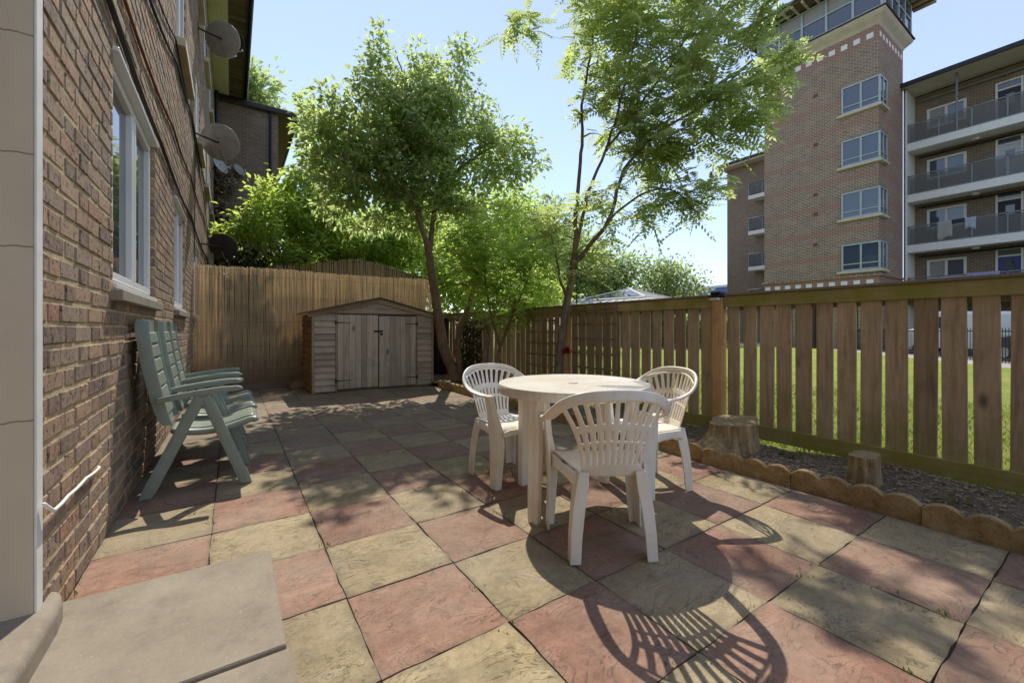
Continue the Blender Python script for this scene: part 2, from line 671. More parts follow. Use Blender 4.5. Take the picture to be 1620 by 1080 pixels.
def m_plastic(name, c1, c2, dirt, rough=.36, tile=False):
    k = NT(name)
    n = k.noise(5, 5, .6)
    c = k.ramp(n, [(.35, c1), (.65, c2)])
    n2 = k.noise(60, 3, .6)
    n3 = k.noise(7, 4, .6)
    spots = k.math('MULTIPLY', k.ramp(n2, [(.66, 0.0), (.72, .8)]), k.ramp(n3, [(.5, 0.0), (.62, 1.0)]))
    c = k.mix(spots, c, dirt)
    streak = k.noise(16, 5, .65, k.mapv(k.pos(), (1, 1, .15)))
    c = k.mix(k.ramp(streak, [(.5, 0.0), (.8, .40)]), c, tuple(x * 1.6 for x in dirt))
    c = k.mix(k.ramp(k.noise(2.4, 5, .65), [(.42, 0.0), (.70, .6)]), c, tuple(a * b for a, b in zip(c1, (.86, .74, .55))))
    h = k.noise(180, 2)
    nrm = k.bump(h, .12, .002)
    if tile:
        x, y, z = k.sep(k.obj())
        fx = k.math('FRACT', k.math('MULTIPLY', x, 11.5))
        fy = k.math('FRACT', k.math('MULTIPLY', y, 11.5))
        ln = k.math('MAXIMUM', k.math('LESS_THAN', fx, .07), k.math('LESS_THAN', fy, .07))
        c = k.mix(k.math('MULTIPLY', ln, .28), c, (.38, .32, .25))
        nrm = k.bump(ln, -.35, .003, nrm)
    return k.fin(c, rough, nrm, spec=.4)


M['white_plastic'] = m_plastic('white_garden_plastic', (.82, .785, .72), (.87, .85, .80), (.38, .27, .15))
M['table_plastic'] = m_plastic('white_table_plastic', (.68, .64, .57), (.76, .73, .67), (.28, .21, .14), .4, True)
M['green_plastic'] = m_plastic('sage_green_plastic', (.21, .25, .21), (.26, .30, .255), (.15, .15, .115), .38)
M['upvc'] = m_plain('white_upvc', (.76, .76, .76), .3, .05, 3, 0)
M['white_paint'] = m_plain('white_paint', (.74, .73, .70), .6, .08, 6, .2)
M['white_trim'] = m_plain('white_weathered_paint', (.78, .77, .74), .7, .06, 5, .1)
M['aluminium'] = m_plain('grey_green_aluminium', (.40, .46, .45), .45, .1, 3, 0, .2)
M['steel_grey'] = m_plain('galvanised_grey', (.20, .22, .23), .5, .15, 6, .1, .3)


def m_mesh():
    k = NT('railing_mesh_panel')
    k.fin((.14, .138, .135), .6)
    tr = k.n('ShaderNodeBsdfTransparent')
    mx = k.n('ShaderNodeMixShader')
    mx.inputs[0].default_value = .42
    k.l(k.b.outputs[0], mx.inputs[1])
    k.l(tr.outputs[0], mx.inputs[2])
    k.l(mx.outputs[0], k.out.inputs['Surface'])
    return k.m


M['railing_panel'] = m_mesh()
M['dark_tile'] = m_plain('dark_roof_tile', (.07, .055, .05), .85, .3, 5, .4)
M['stone'] = m_plain('cream_stone', (.58, .50, .38), .85, .12, 3, .2)
M['black'] = m_plain('black_plastic', (.02, .02, .022), .5, .2, 10, 0)
M['cable'] = m_plain('black_cable', (.03, .028, .028), .6, .2, 10, 0)
M['red_cable'] = m_plain('rust_red_pipe', (.19, .065, .038), .7, .25, 10, .1)
M['dish'] = m_plain('grey_dish_metal', (.30, .285, .27), .5, .15, 8, .05)
M['soffit'] = m_plain('cream_soffit', (.78, .73, .58), .7, .1, 3, .1)
M['brown_soffit'] = m_wood('brown_soffit', (.12, .085, .06), (.18, .135, .095), (.24, .185, .135), 0, 'x')
M['bark'] = None


def m_cream():
    k = NT('cream_render')
    n = k.noise(4, 5, .6, k.mapv(k.pos(), (1, 1, .5)))
    c = k.ramp(n, [(.3, (.60, .48, .345)), (.7, (.67, .55, .40))])
    x, y, z = k.sep(k.pos())
    w = k.math('MULTIPLY', k.math('SUBTRACT', k.noise(7, 3, .6, k.comb(x, y, 0.0)), .5), .09)
    zz = k.math('ADD', z, w)
    lines = None
    for z0 in (.80, 1.40, 1.72, 2.13):
        a = k.math('LESS_THAN', k.math('ABSOLUTE', k.math('SUBTRACT', zz, z0)), .0028)
        lines = a if lines is None else k.math('MAXIMUM', lines, a)
    c = k.mix(k.math('MULTIPLY', lines, .7), c, (.16, .115, .075))
    nrm = k.bump(k.noise(120, 3), .25, .003)
    nrm = k.bump(lines, -.6, .006, nrm)
    return k.fin(c, .8, nrm, spec=.25)


M['cream'] = m_cream()


def m_glass(name, tint=(.05, .06, .065), rough=.03):
    k = NT(name)
    b = k.b
    b.inputs['Base Color'].default_value = (*tint, 1)
    b.inputs['Roughness'].default_value = rough
    b.inputs['Specular IOR Level'].default_value = .9
    b.inputs['IOR'].default_value = 1.6
    return k.m


M['glass'] = m_glass('window_glass')
M['glass_blue'] = m_glass('blue_window_glass', (.055, .075, .12))
M['curtain'] = m_plain('net_curtain', (.34, .33, .31), .9, .2, 20, .2)


def m_bark(name, c1, c2, c3, zs=.35):
    k = NT(name)
    v = k.mapv(k.pos(), (1, 1, zs))
    n = k.noise(24, 6, .7, v, .4)
    c = k.ramp(n, [(.3, c1), (.52, c2), (.72, c3)])
    c = k.mix(k.ramp(k.noise(6, 4, .6), [(.5, 0.0), (.7, .4)]), c, tuple(x * 1.2 for x in c3))
    return k.fin(c, .9, k.bump(n, .8, .015), spec=.15)


M['bark'] = m_bark('bark', (.11, .075, .05), (.21, .145, .095), (.32, .23, .16))
M['bark_grey'] = m_bark('rowan_bark', (.11, .082, .056), (.20, .15, .105), (.30, .235, .165))
M['stumpwood'] = m_bark('bleached_stump', (.14, .09, .045), (.36, .26, .145), (.58, .46, .30), .07)
M['stumptop'] = m_plain('cut_wood', (.36, .27, .16), .9, .3, 20, .4)


def m_leaf(name, stops, trans, tmix=.45, rough=.45):
    k = NT(name)
    c = k.ramp(k.tone(), stops)
    pb = k.b
    k.l(c, pb.inputs['Base Color'])
    pb.inputs['Roughness'].default_value = rough
    pb.inputs['Specular IOR Level'].default_value = .55
    tr = k.n('ShaderNodeBsdfTranslucent')
    tcol = k.mix(1.0, k.ramp(k.tone(), [(0, .7), (1, 1.25)]), trans, 'MULTIPLY')
    k.l(tcol, tr.inputs['Color'])
    mx = k.n('ShaderNodeMixShader')
    mx.inputs[0].default_value = tmix
    k.l(pb.outputs[0], mx.inputs[1])
    k.l(tr.outputs[0], mx.inputs[2])
    k.l(mx.outputs[0], k.out.inputs['Surface'])
    return k.m


M['leaf_plum'] = m_leaf('plum_leaf', [(0, (.075, .10, .05)), (.5, (.105, .13, .062)), (1, (.13, .15, .07))], (.72, .88, .34), .58, .28)
M['leaf_cherry'] = m_leaf('cherry_leaf', [(0, (.060, .095, .022)), (.5, (.095, .13, .03)), (1, (.12, .15, .035))], (.72, .92, .20), .6)
M['leaf_rowan'] = m_leaf('rowan_leaf', [(0, (.060, .080, .025)), (.5, (.095, .112, .034)), (1, (.12, .13, .04))], (.72, .85, .30), .58)
M['leaf_elder'] = m_leaf('elder_leaf', [(0, (.055, .095, .016)), (.5, (.090, .14, .024)), (1, (.12, .17, .03))], (.74, .94, .20), .6)
M['leaf_far'] = m_leaf('far_leaf', [(0, (.055, .080, .032)), (.5, (.085, .11, .04)), (1, (.115, .13, .05))], (.62, .78, .30), .52)
M['leaf_ivy'] = m_leaf('ivy_leaf', [(0, (.020, .030, .014)), (1, (.05, .065, .03))], (.08, .12, .03), .2)
M['leaf_dead'] = m_leaf('dead_creeper_leaf', [(0, (.13, .095, .055)), (1, (.34, .27, .17))], (.28, .21, .12), .3)
M['weed'] = m_leaf('weed_leaf', [(0, (.07, .10, .02)), (1, (.16, .19, .05))], (.35, .42, .06), .4)

M['door_blue'] = m_plain('blue_door', (.05, .06, .19), .4, .1, 4, 0)
M['door_pale'] = m_plain('pale_door', (.52, .55, .58), .5, .1, 4, 0)
M['soffit_pale'] = m_plain('pale_soffit', (.62, .58, .50), .8, .08, 2, 0)
M['cloth_blue'] = m_plain('pale_blue_cloth', (.36, .40, .50), .9, .1, 8, .1)
M['cloth_purple'] = m_plain('mauve_cloth', (.30, .28, .42), .9, .4, 12, .1)
M['zinc'] = m_plain('pale_metal_roof', (.42, .42, .41), .5, .12, 2, .1)
M['slate'] = m_plain('grey_slate', (.26, .255, .25), .7, .15, 6, .2)
M['silver'] = m_plain('silver_paint', (.52, .54, .57), .3, .04, 2, 0, .3)
M['carwhite'] = m_plain('white_car_paint', (.74, .74, .74), .3, .04, 2, 0)
M['car_dark'] = m_plain('dark_car_paint', (.03, .035, .05), .3, .1, 2, 0)
M['office_blue'] = m_plain('blue_cladding', (.10, .16, .34), .5, .15, .5, 0)
M['flatbrick2'] = m_brick_tex('rear_flats_brickwork', (.17, .115, .088), (.25, .175, .13), (.36, .30, .23), .26, .093, .016)
M['petal'] = m_leaf('red_petal', [(0, (.35, .02, .02)), (1, (.6, .06, .05))], (.6, .05, .05), .3)
M['dark_board'] = m_wood('dark_board', (.02, .018, .016), (.04, .036, .032), (.07, .06, .052), 0, 'z')

# ================================================================== SETTING
# ground sheet to the horizon, lawn, path, road
o = MB().add([(-600, -600, -.10), (600, -600, -.10), (600, 600, -.10), (-600, 600, -.10)], [(0, 1, 2, 3)]).build('ground', M['ground'])
tag(o, kind='structure')


def sheet(name, poly, z, mat):
    o = MB().add([(x, y, z) for x, y in poly], [tuple(range(len(poly)))]).build(name, mat)
    if o.data.polygons[0].normal.z < 0:
        o.data.flip_normals()
    return tag(o, kind='structure')


sheet('lawn', [(4.27, -12), (9.5, -6), (18.2, 2.0), (27.6, 10.2), (27.6, 45), (4.27, 45)], .0, M['grass'])
sheet('path', [(9.5, -6), (10.9, -7.2), (19.8, 1.0), (29.0, 9.1), (27.6, 10.2), (18.2, 2.0)], .006, M['path'])
sheet('road', [(10.9, -7.2), (26, -14), (31.5, -6), (31.5, 9.0), (29.0, 9.1), (19.8, 1.0)], -.05, M['asphalt'])
sheet('yard', [(-.4, 9.3), (4.27, 9.3), (4.27, 45), (-.4, 45)], .0, M['soil'])

# ---- paving: stones laid in a chequer, joints filled with dirt
XL = [-.572, -.093, .398, .888, 1.352, 1.84, 2.325, 2.83, 3.284]
YL = [-1.59, -1.10, -.61, -.12, .37, .855, 1.35, 1.84, 2.33, 2.83, 3.345]
while YL[-1] < 9.1:
    YL.append(YL[-1] + .497)
bedm = MB().box(-.6, 3.34, -1.7, 9.4, -.09, -.0125)
paving = bedm.build('paving', M['bedding'])
tag(paving, kind='structure')
jr = random.Random(3)


def make_paver(x0, x1, y0, y1, pink, zt):
    n = 7
    w, d = x1 - x0, y1 - y0
    g = MB()
    vs = []
    ph = [jr.uniform(0, 6.28) for _ in range(6)]
    for j in range(n + 1):
        for i in range(n + 1):
            u, v = i / n, j / n
            edge = min(u, v, 1 - u, 1 - v)
            h = .0022 * (math.sin(7 * u + 4 * v + ph[0]) + math.sin(-5 * u + 9 * v + ph[1]) + .6 * math.sin(15 * u + 6 * v + ph[2])) * (1 if edge > .01 else .35)
            jx = jr.uniform(-.0035, .0035) if edge < .01 else 0
            jy = jr.uniform(-.0035, .0035) if edge < .01 else 0
            vs.append((u * w + jx, v * d + jy, h - (.004 if edge < .01 else 0)))
    fs = []
    for j in range(n):
        for i in range(n):
            a = j * (n + 1) + i
            fs.append((a, a + 1, a + n + 2, a + n + 1))
    ring = [i for i in range(n + 1)] + [(j + 1) * (n + 1) - 1 for j in range(1, n + 1)] + [n * (n + 1) + i for i in range(n - 1, -1, -1)] + [j * (n + 1) for j in range(n - 1, 0, -1)]
    b = len(vs)
    for k in ring:
        vs.append((vs[k][0], vs[k][1], -.04))
    m = len(ring)
    for k in range(m):
        k2 = (k + 1) % m
        fs.append((ring[k2], ring[k], b + k, b + k2))
    g.add(vs, fs)
    o = g.build('paver', M['paver_pink'] if pink else M['paver_buff'], paving, loc=(x0, y0, zt), fixn=False)
    o.rotation_euler = (jr.uniform(-.0025, .0025), jr.uniform(-.0025, .0025), jr.uniform(-.005, .005))
    return o


for j in range(len(YL) - 1):
    for i in range(len(XL) - 1):
        gap = jr.uniform(.0018, .0042)
        make_paver(XL[i] + gap, XL[i + 1] - gap, YL[j] + gap, YL[j + 1] - gap, (i + j) % 2 == (2 + 6) % 2, jr.uniform(-.0015, .0015))

# ---- soil bed between edging and fence
nx, ny = 14, 120
vs = []
for j in range(ny + 1):
    for i in range(nx + 1):
        x = 3.30 + (4.26 - 3.30) * i / nx
        y = -1.6 + 10.9 * j / ny
        z = .055 + .022 * math.sin(3.1 * x + 2.3 * y) + .018 * math.sin(5 * y - 7 * x) + jr.uniform(-.012, .014)
        vs.append((x, y, z - .03 * (i == nx)))
fs = [(j * (nx + 1) + i, j * (nx + 1) + i + 1, (j + 1) * (nx + 1) + i + 1, (j + 1) * (nx + 1) + i) for j in range(ny) for i in range(nx)]
o = MB().add(vs, fs).build('soil_bed', M['soil'], smooth=True, fixn=False)
tag(o, kind='structure')

# loose chips and litter on the soil
g = MB()
for q in range(5200):
    x = jr.uniform(3.36, 4.18)
    y = jr.uniform(-.6, 7.6)
    s = jr.uniform(.003, .010)
    a = jr.uniform(0, 6.28)
    m = Matrix.Translation((x, y, .062 + .022 * math.sin(3.1 * x + 2.3 * y) + .018 * math.sin(5 * y - 7 * x) + .006)) @ Matrix.Rotation(a, 4, 'Z') @ Matrix.Rotation(jr.uniform(-.5, .5), 4, 'X')
    g.box(-s * 1.8, s * 1.8, -s * .5, s * .5, -.003, .003, jr.random(), m)
o = g.build('wood_chip_litter', M['mulch'], fixn=False)
tag(o, 'brown chips and twigs scattered over the soil bed', 'litter', kind='stuff')

# ---- door step slabs and stone sill
step = thing('step_slab', 'large square grey concrete step slab by the doorway', 'slab')
o = MB().cbox(-.60, .155, 1.622, 2.365, .006, .044, .005).build('slab_top', M['slab'], step)
step2 = thing('step_slab', 'second grey concrete slab cut off by the bottom edge of the photo', 'slab')
o = MB().cbox(-.60, .168, .86, 1.606, .006, .041, .005).build('slab_top', M['slab'], step2)
g = MB()
prof = []
for k in range(7):
    a = math.pi / 2 * k / 6
    prof.append((-.515 - .03 + .03 * math.sin(a), .10 + .035 * math.cos(a)))
prof = [(-1.3, .135)] + prof + [(-.515, .0), (-1.3, .0)]
rings = []
for y, sx, sz in [(.7, 1, 1), (2.13, 1, 1), (2.22, .985, 1), (2.28, .95, .96), (2.315, .90, .86), (2.33, .85, .6)]:
    rings.append([(-.56 + (x + .56) * (1 if sx == 1 else 1) - (1 - sx) * .5, y, z * sz) for x, z in prof])
o = g.loft(rings).build('door_sill', M['slab'], smooth=False)
tag(o, 'worn stone door sill with rounded end at the lower left', 'sill')

# ---- scalloped edging
edging = thing('garden_edging', 'low scalloped concrete edging of the soil bed', 'edging', (3.29, 0, 0))


def m_edge():
    k = NT('ochre_concrete')
    n = k.noise(9, 6, .7)
    c = k.ramp(n, [(.3, (.27, .18, .085)), (.5, (.42, .295, .15)), (.72, (.54, .43, .27))])
    c = k.mix(k.ramp(k.noise(62, 5, .75), [(.52, 0.0), (.66, .6)]), c, (.10, .072, .042))
    return k.fin(c, .95, k.bump(k.noise(50, 5, .7), .8, .01), spec=.1)


M['edging'] = m_edge()
ej = [-1.34, -.66, .02, .70, 1.378, 2.06, 2.74, 3.42, 4.10, 4.78, 5.46, 6.14, 6.82, 7.5]
emesh = None
for y0, y1 in zip(ej[:-1], ej[1:]):
    ln = .674
    if emesh is None:
        poly = []
        nh = 4
        for h in range(nh):
            for k in range(9):
                if h > 0 and k == 0:
                    continue
                u = k / 8
                poly.append((ln * (h + u) / nh, .096 + .040 * math.sin(math.pi * u) ** .65))
        rings = []
        for x, dz in ((0.0, -.006), (.007, 0.0), (.046, 0.0), (.053, -.006)):
            rings.append([(x, p[0], p[1] + dz) for p in poly] + [(x, ln, -.05), (x, 0, -.05)])
        g = MB().loft(rings)
        ob = g.build('edging_block', M['edging'], edging)
        emesh = ob.data
    else:
        ob = link('edging_block', emesh, edging)
    ob.location = (jr.uniform(-.006, .006), y0 + .003, jr.uniform(-.006, .006))
    ob.rotation_euler = (0, 0, jr.uniform(-.012, .012))

# ---- tree stumps in the bed
def stump(label, x, y, r, h, slant, flare, seed):
    rr = random.Random(seed)
    t = thing('tree_stump', label, 'stump', (x, y, .03))
    n = 28
    lob = [1 + .10 * math.sin(k * .9 + seed) + rr.uniform(-.05, .05) for k in range(n)]
    rings = []
    for q in range(8):
        f = q / 7
        ring = []
        for k in range(n):
            a = 2 * math.pi * k / n
            fl = 1 + (1 - f) ** 2.2 * (.22 + flare * max(0, math.cos(a - 2.7)) ** 2)
            rad = r * lob[k] * fl * (1 + .02 * math.sin(9 * a + f * 4))
            ring.append((rad * math.cos(a), rad * math.sin(a), f * (h + slant * math.cos(a + .5) * f)))
        rings.append(ring)
    MB().loft(rings, cap=False).build('bark', M['stumpwood'], t)
    top = rings[-1]
    g = MB()
    inner = [(p[0] * .5, p[1] * .5, p[2] * .98 + h * .01) for p in top]
    g.add(top + inner + [(0, 0, h)], [(k, (k + 1) % n, n + (k + 1) % n, n + k) for k in range(n)] + [(n + k, n + (k + 1) % n, 2 * n) for k in range(n)])
    g.build('cut_face', M['stumptop'], t)
    return t


stump('wide pale tree stump beside the orange fence post', 3.73, 2.02, .20, .275, .025, .75, 3)
stump('small narrow tree stump in the soil bed', 3.63, 1.06, .082, .225, .012, .1, 5)

# ---- timber fence along the lawn
FX = 4.2


def fence_panel(label, y0, y1, seed, sag=0.0):
    rr = random.Random(seed)
    t = thing('timber_fence', label, 'fence', (FX, y0, 0), group='panels of the timber fence')
    ln = y1 - y0
    n = round(ln / .1555)
    p = ln / n
    for k in range(n):
        w = .127 + rr.uniform(-.005, .005)
        a = k * p + (p - w) / 2
        m = Matrix.Translation((.026 + rr.uniform(0, .004), a, 0)) @ Matrix.Rotation(rr.uniform(-.008, .008), 4, 'X') @ Matrix.Rotation(rr.uniform(-.03, .03), 4, 'Z')
        MB().cbox(0, .020, 0, w, .10 + rr.uniform(-.01, .01), 1.40, .003, .5, m).build('board', M['fence_board'], t)
    MB().cbox(0, .024, .002, ln - .002, 1.340, 1.452, .004).build('top_rail', M['fence_rail'], t)
    MB().cbox(0, .024, .002, ln - .002, .065, .196, .004).build('bottom_rail', M['fence_rail'], t)
    MB().cbox(-.022, .075, .002, ln - .002, 1.454, 1.478, .004).build('cap_rail', M['fence_cap'], t)
    MB().cbox(.048, .072, .002, ln - .002, 1.30, 1.37, .003).build('back_rail', M['fence_cap'], t)
    return t


fence_panel('nearest timber fence panel at the right edge, mossy top rail', -1.7, 2.372, 1)
fence_panel('timber fence panel behind the table, just past the orange post', 2.50, 4.74, 2)
fence_panel('timber fence panel behind the rowan tree and green shrub', 4.86, 7.14, 3)
fence_panel('farthest timber fence panel in the corner beside the shed', 7.26, 9.3, 4)


def fence_post(label, y, mat, top=1.46, x=FX - .03):
    o = MB().cbox(x, x + .095, y - .052, y + .052, -.1, top, .005).build('fence_post', mat)
    return tag(o, label, 'post', 'posts of the timber fence')


fence_post('orange new timber fence post with a solar lamp on top', 2.436, M['post_new'], 1.44)
fence_post('orange timber fence post hidden behind the rowan trunk', 4.80, M['post_new'], 1.45)
fence_post('timber fence post behind the green shrub', 7.2, M['fence_cap'], 1.45)

lamp = thing('solar_lamp', 'small black solar lamp on the orange fence post', 'lamp', (FX - .035, 2.436, 1.44))
MB().cbox(-.03, .085, -.055, .055, .035, .062, .006).build('housing', M['black'], lamp)
MB().prism([(-.055, .0), (-.055, .022), (.0, .036), (.08, .036), (.08, .0)], 'y', -.05, .05).build('cover', M['black'], lamp)
MB().cbox(-.0545, -.005, -.044, .044, -.026, -.001, .003).build('lens', M['white_paint'], lamp)

# square trellis leaning on the fence
def trellis(label, y0, y1, z0, z1, nx_, nz):
    t = thing('trellis', label, 'trellis', (FX - .045, y0, z0))
    for k in range(nx_):
        y = (y1 - y0) * k / (nx_ - 1)
        MB().cbox(.014, .03, y - .014, y + .014, 0, z1 - z0, .002).build('upright_slat', M['trellis'], t)
    for k in range(nz):
        z = .05 + (z1 - z0 - .1) * k / (nz - 1)
        MB().cbox(0, .0135, -.03, y1 - y0 + .03, z - .013, z + .013, .002).build('cross_slat', M['trellis'], t)
    return t


trellis('square wooden trellis on the fence right of the rowan trunk', 3.82, 4.62, .12, 1.44, 5, 7)
trellis('square wooden trellis on the fence left of the rowan trunk', 4.98, 5.78, .12, 1.30, 5, 7)

# ---- reed screen at the back
reed = thing('reed_screen', 'tall tan reed screen across the back of the patio', 'screen', (0, 9.2, 0))
rr = random.Random(11)
g = MB()
x = -.56
while x < 3.98:
    w = rr.uniform(.0035, .0065)
    lean = rr.uniform(-.010, .010) + .05 * max(0, (x - 1.0)) * rr.uniform(.15, .5)
    top = 2.245 + .012 * math.sin(x * 2.1) + rr.uniform(-.022, .022)
    bot = .10 + rr.uniform(-.015, .015)
    y = rr.uniform(-.010, .010)
    bow = rr.uniform(-.006, .006)
    tn = min(1, max(0, rr.gauss(.58, .22)))
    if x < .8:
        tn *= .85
    pts = [(x, y, bot), (x + lean * .3 + bow, y + rr.uniform(-.004, .004), bot + (top - bot) * .35), (x + lean * .7 - bow, y + rr.uniform(-.004, .004), bot + (top - bot) * .7), (x + lean, y + rr.uniform(-.006, .006), top)]
    g.tube(pts, [w, w * .97, w * .94, w * .85], 5, True, tn)
    x += w * rr.uniform(.9, 1.6)
o = g.build('reed_canes', M['reed'], reed, smooth=True, fixn=False)
tag(o, kind='stuff')
g = MB()
for z in (.35, .8, 1.25, 1.7, 2.1):
    g.tube([(-.58 + 4.55 * k / 40, -.014 + rr.uniform(-.003, .003), z + rr.uniform(-.006, .006)) for k in range(41)], .0018, 4)
g.build('binding_wire', M['steel_grey'], reed)
MB().cbox(-.56, 4.0, .03, .07, .12, .18, .004).build('support_rail', M['oldwood'], reed)
MB().cbox(-.55, 1.0, -.05, .05, .0, .10, .006).build('gravel_board', M['oldwood'], reed)
blk = MB().cbox(-.13, .13, -.10, .10, 0, .115, .01).build('timber_block', M['shed_side'], None, loc=(1.02, 8.86, 0), rot=(0, 0, .25))
tag(blk, 'short brown timber block on the ground left of the shed', 'block')

# ---- shed
SX0, SX1, SY0, SY1 = 1.14, 3.36, 7.9, 9.08
EV, PK, XM = 1.40, 1.67, 2.27
shed = thing('garden_shed', 'low weathered wooden garden shed with double doors', 'shed', (0, 0, 0))
core = MB()
core.prism([(SX0 + .03, .03), (SX1 - .03, .03), (SX1 - .03, EV - .03), (XM, PK - .04), (SX0 + .03, EV - .03)], 'y', SY0 + .03, SY1 - .03)
core.build('inner_frame', M['oldwood'], shed)


def roofz(x):
    return EV + (PK - EV) * (1 - abs(x - XM) / (XM - SX0)) if x < XM else EV + (PK - EV) * (1 - (x - XM) / (SX1 - XM))


def shiplap(x0, x1, z0, z1, name, mat):
    """one overlapping weatherboard on the front"""
    g = MB()
    g.prism([(SY0 + .028, z0), (SY0 - .014, z0), (SY0 - .014, z0 + .012), (SY0 + .012, z1 - .010), (SY0 + .018, z1 + .004), (SY0 + .028, z1 + .004)], 'x', x0, x1)
    return g.build(name, mat, shed)


nb = 12
for (a, b) in ((SX0 + .035, 1.515), (3.03, SX1 - .035)):
    for k in range(nb):
        z0 = .02 + 1.36 * k / nb
        shiplap(a, b, z0, .02 + 1.36 * (k + 1) / nb, 'weatherboard', M['shed_h'])
# gable boards
for k, (z0, z1) in enumerate(((1.40, 1.50), (1.50, 1.60), (1.60, 1.655))):
    hw0 = (PK - z0) / (PK - EV)
    hw1 = max(.02, (PK - z1) / (PK - EV))
    xa, xb = XM - (XM - SX0) * hw0 + .05, XM + (SX1 - XM) * hw0 - .05
    xc, xd = XM - (XM - SX0) * hw1 + .05, XM + (SX1 - XM) * hw1 - .05
    if xd - xc < .05:
        xc, xd = XM - .03, XM + .03
    g = MB()
    g.add([(xa, SY0 - .004, z0), (xb, SY0 - .004, z0), (xd, SY0 + .010, z1), (xc, SY0 + .010, z1), (xa, SY0 + .027, z0), (xb, SY0 + .027, z0), (xd, SY0 + .027, z1), (xc, SY0 + .027, z1)],
          [(0, 1, 2, 3), (4, 7, 6, 5), (0, 4, 5, 1), (2, 6, 7, 3), (1, 5, 6, 2), (0, 3, 7, 4)])
    g.build('weatherboard', M['shed_h'], shed)
# left side boards
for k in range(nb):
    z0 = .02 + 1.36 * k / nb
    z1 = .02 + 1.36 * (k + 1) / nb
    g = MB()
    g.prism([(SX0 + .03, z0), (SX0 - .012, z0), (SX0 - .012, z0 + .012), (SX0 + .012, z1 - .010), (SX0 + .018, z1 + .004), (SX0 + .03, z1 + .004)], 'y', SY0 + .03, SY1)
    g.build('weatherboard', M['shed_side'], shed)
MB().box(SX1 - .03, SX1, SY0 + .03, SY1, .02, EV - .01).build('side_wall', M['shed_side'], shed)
# corner posts
for xx in (SX0 - .004, SX1 - .036):
    MB().cbox(xx, xx + .040, SY0 - .022, SY0 + .029, .0, EV - .012, .003).build('corner_post', M['trim_wood'], shed)
for xx in (1.517, 2.998):
    MB().cbox(xx, xx + .030, SY0 - .020, SY0 + .026, .01, 1.392, .003).build('door_post', M['trim_wood'], shed)
# doors with planks
for d, (a, b, dz) in enumerate(((1.552, 2.262, 0.0), (2.283, 2.993, -.016))):
    z0, z1 = .05 + dz, 1.372 + dz
    door = MB().box(a, b, SY0 + .004, SY0 + .024, z0 + .01, z1 - .01).build('door', M['oldwood'], shed)
    npk = 7
    pw = (b - a) / npk
    for k in range(npk):
        MB().cbox(a + k * pw + .0012, a + (k + 1) * pw - .0012, SY0 - .016, SY0 + .0035, z0, z1, .003).build('plank', M['shed_v'], door)
    hx = a - .03 if d == 0 else b + .03
    sg = 1 if d == 0 else -1
    for zz in (1.23 + dz, .20 + dz):
        g = MB()
        g.prism([(hx, zz - .011), (hx + sg * .25, zz - .004), (hx + sg * .26, zz), (hx + sg * .25, zz + .004), (hx, zz + .011)], 'y', SY0 - .0215, SY0 - .0165)
        g.box(hx - .014, hx + .014, SY0 - .023, SY0 - .0125, zz - .035, zz + .035)
        g.build('hinge', M['iron'], door)
    if d == 0:
        MB().cbox(b - .08, b + .085, SY0 - .030, SY0 - .0175, 1.055, 1.090, .003).build('bolt', M['iron'], door)
MB().cbox(2.300, 2.345, SY0 - .036, SY0 - .0325 + .016, 1.0, 1.045, .006).build('padlock', M['iron'], shed)
MB().box(SX0 + .05, SX1 - .05, SY0 + .01, SY0 + .03, .005, .05).build('sill_board', M['oldwood'], shed)
# roof: two felted planes and bargeboards
for sgn, xe in ((-1, SX0 - .10), (1, SX1 + .08)):
    dx = xe - XM
    slope = (EV - PK) / (SX0 - XM) if sgn < 0 else (EV - PK) / (SX1 - XM)
    ze = PK + slope * dx
    g = MB()
    poly = [(XM, PK + .012), (xe, ze + .012), (xe, ze + .034), (XM, PK + .036)]
    g.prism(poly, 'y', SY0 - .10, SY1 + .02)
    g.build('roof_panel', M['felt'], shed)
    g = MB()
    poly = [(XM + sgn * .002, PK + .010), (xe - sgn * .03, ze + .018), (xe - sgn * .03, ze - .060), (XM + sgn * .002, PK - .072)]
    g.prism(poly, 'y', SY0 - .040, SY0 - .018)
    g.build('bargeboard', M['trim_wood'], shed)

# ---- neighbour's shed gable behind the reeds
ns = thing('neighbour_shed', 'dark reed covered gable of the shed behind the reed screen', 'shed', (0, 13.0, 0))
g = MB()
g.prism([(.95, 0), (5.3, 0), (5.3, 2.72), (3.2, 3.12), (.95, 2.75)], 'y', .05, 2.4)
g.build('wall', M['oldwood'], ns)
for a, b in (((3.2, 3.16), (.8, 2.77)), ((3.2, 3.16), (5.5, 2.72))):
    MB().prism([a, b, (b[0], b[1] + .035), (a[0], a[1] + .04)], 'y', .06, 2.5).build('roof_panel', M['felt'], ns)
g = MB()
x = .95
while x < 5.3:
    tz = 3.18 - abs(x - 3.2) * .18 + rr.uniform(-.02, .07)
    g.tube([(x, rr.uniform(-.02, .0), 2.0), (x + rr.uniform(-.02, .03), rr.uniform(-.02, 0), tz)], .007, 4, True, rr.uniform(0, .45))
    x += rr.uniform(.012, .019)
o = g.build('reed_canes', M['reed'], ns, fixn=False)
tag(o, kind='stuff')

# dark slatted boarding that closes the corner between shed and fence
cb = thing('corner_boarding', 'dark slatted boarding closing the corner behind the plum trunk', 'fence', (3.40, 9.02, 0))
for k in range(8):
    MB().cbox(k * .105, k * .105 + .085, 0, .02, .03, 1.38 + jr.uniform(-.01, .01), .003).build('board', M['dark_board'], cb)
MB().cbox(0, .84, .021, .05, 1.1, 1.17, .003).build('rail', M['dark_board'], cb)
MB().cbox(0, .84, .051, .06, .0, 1.36, .003).build('backing', M['dark_board'], cb)

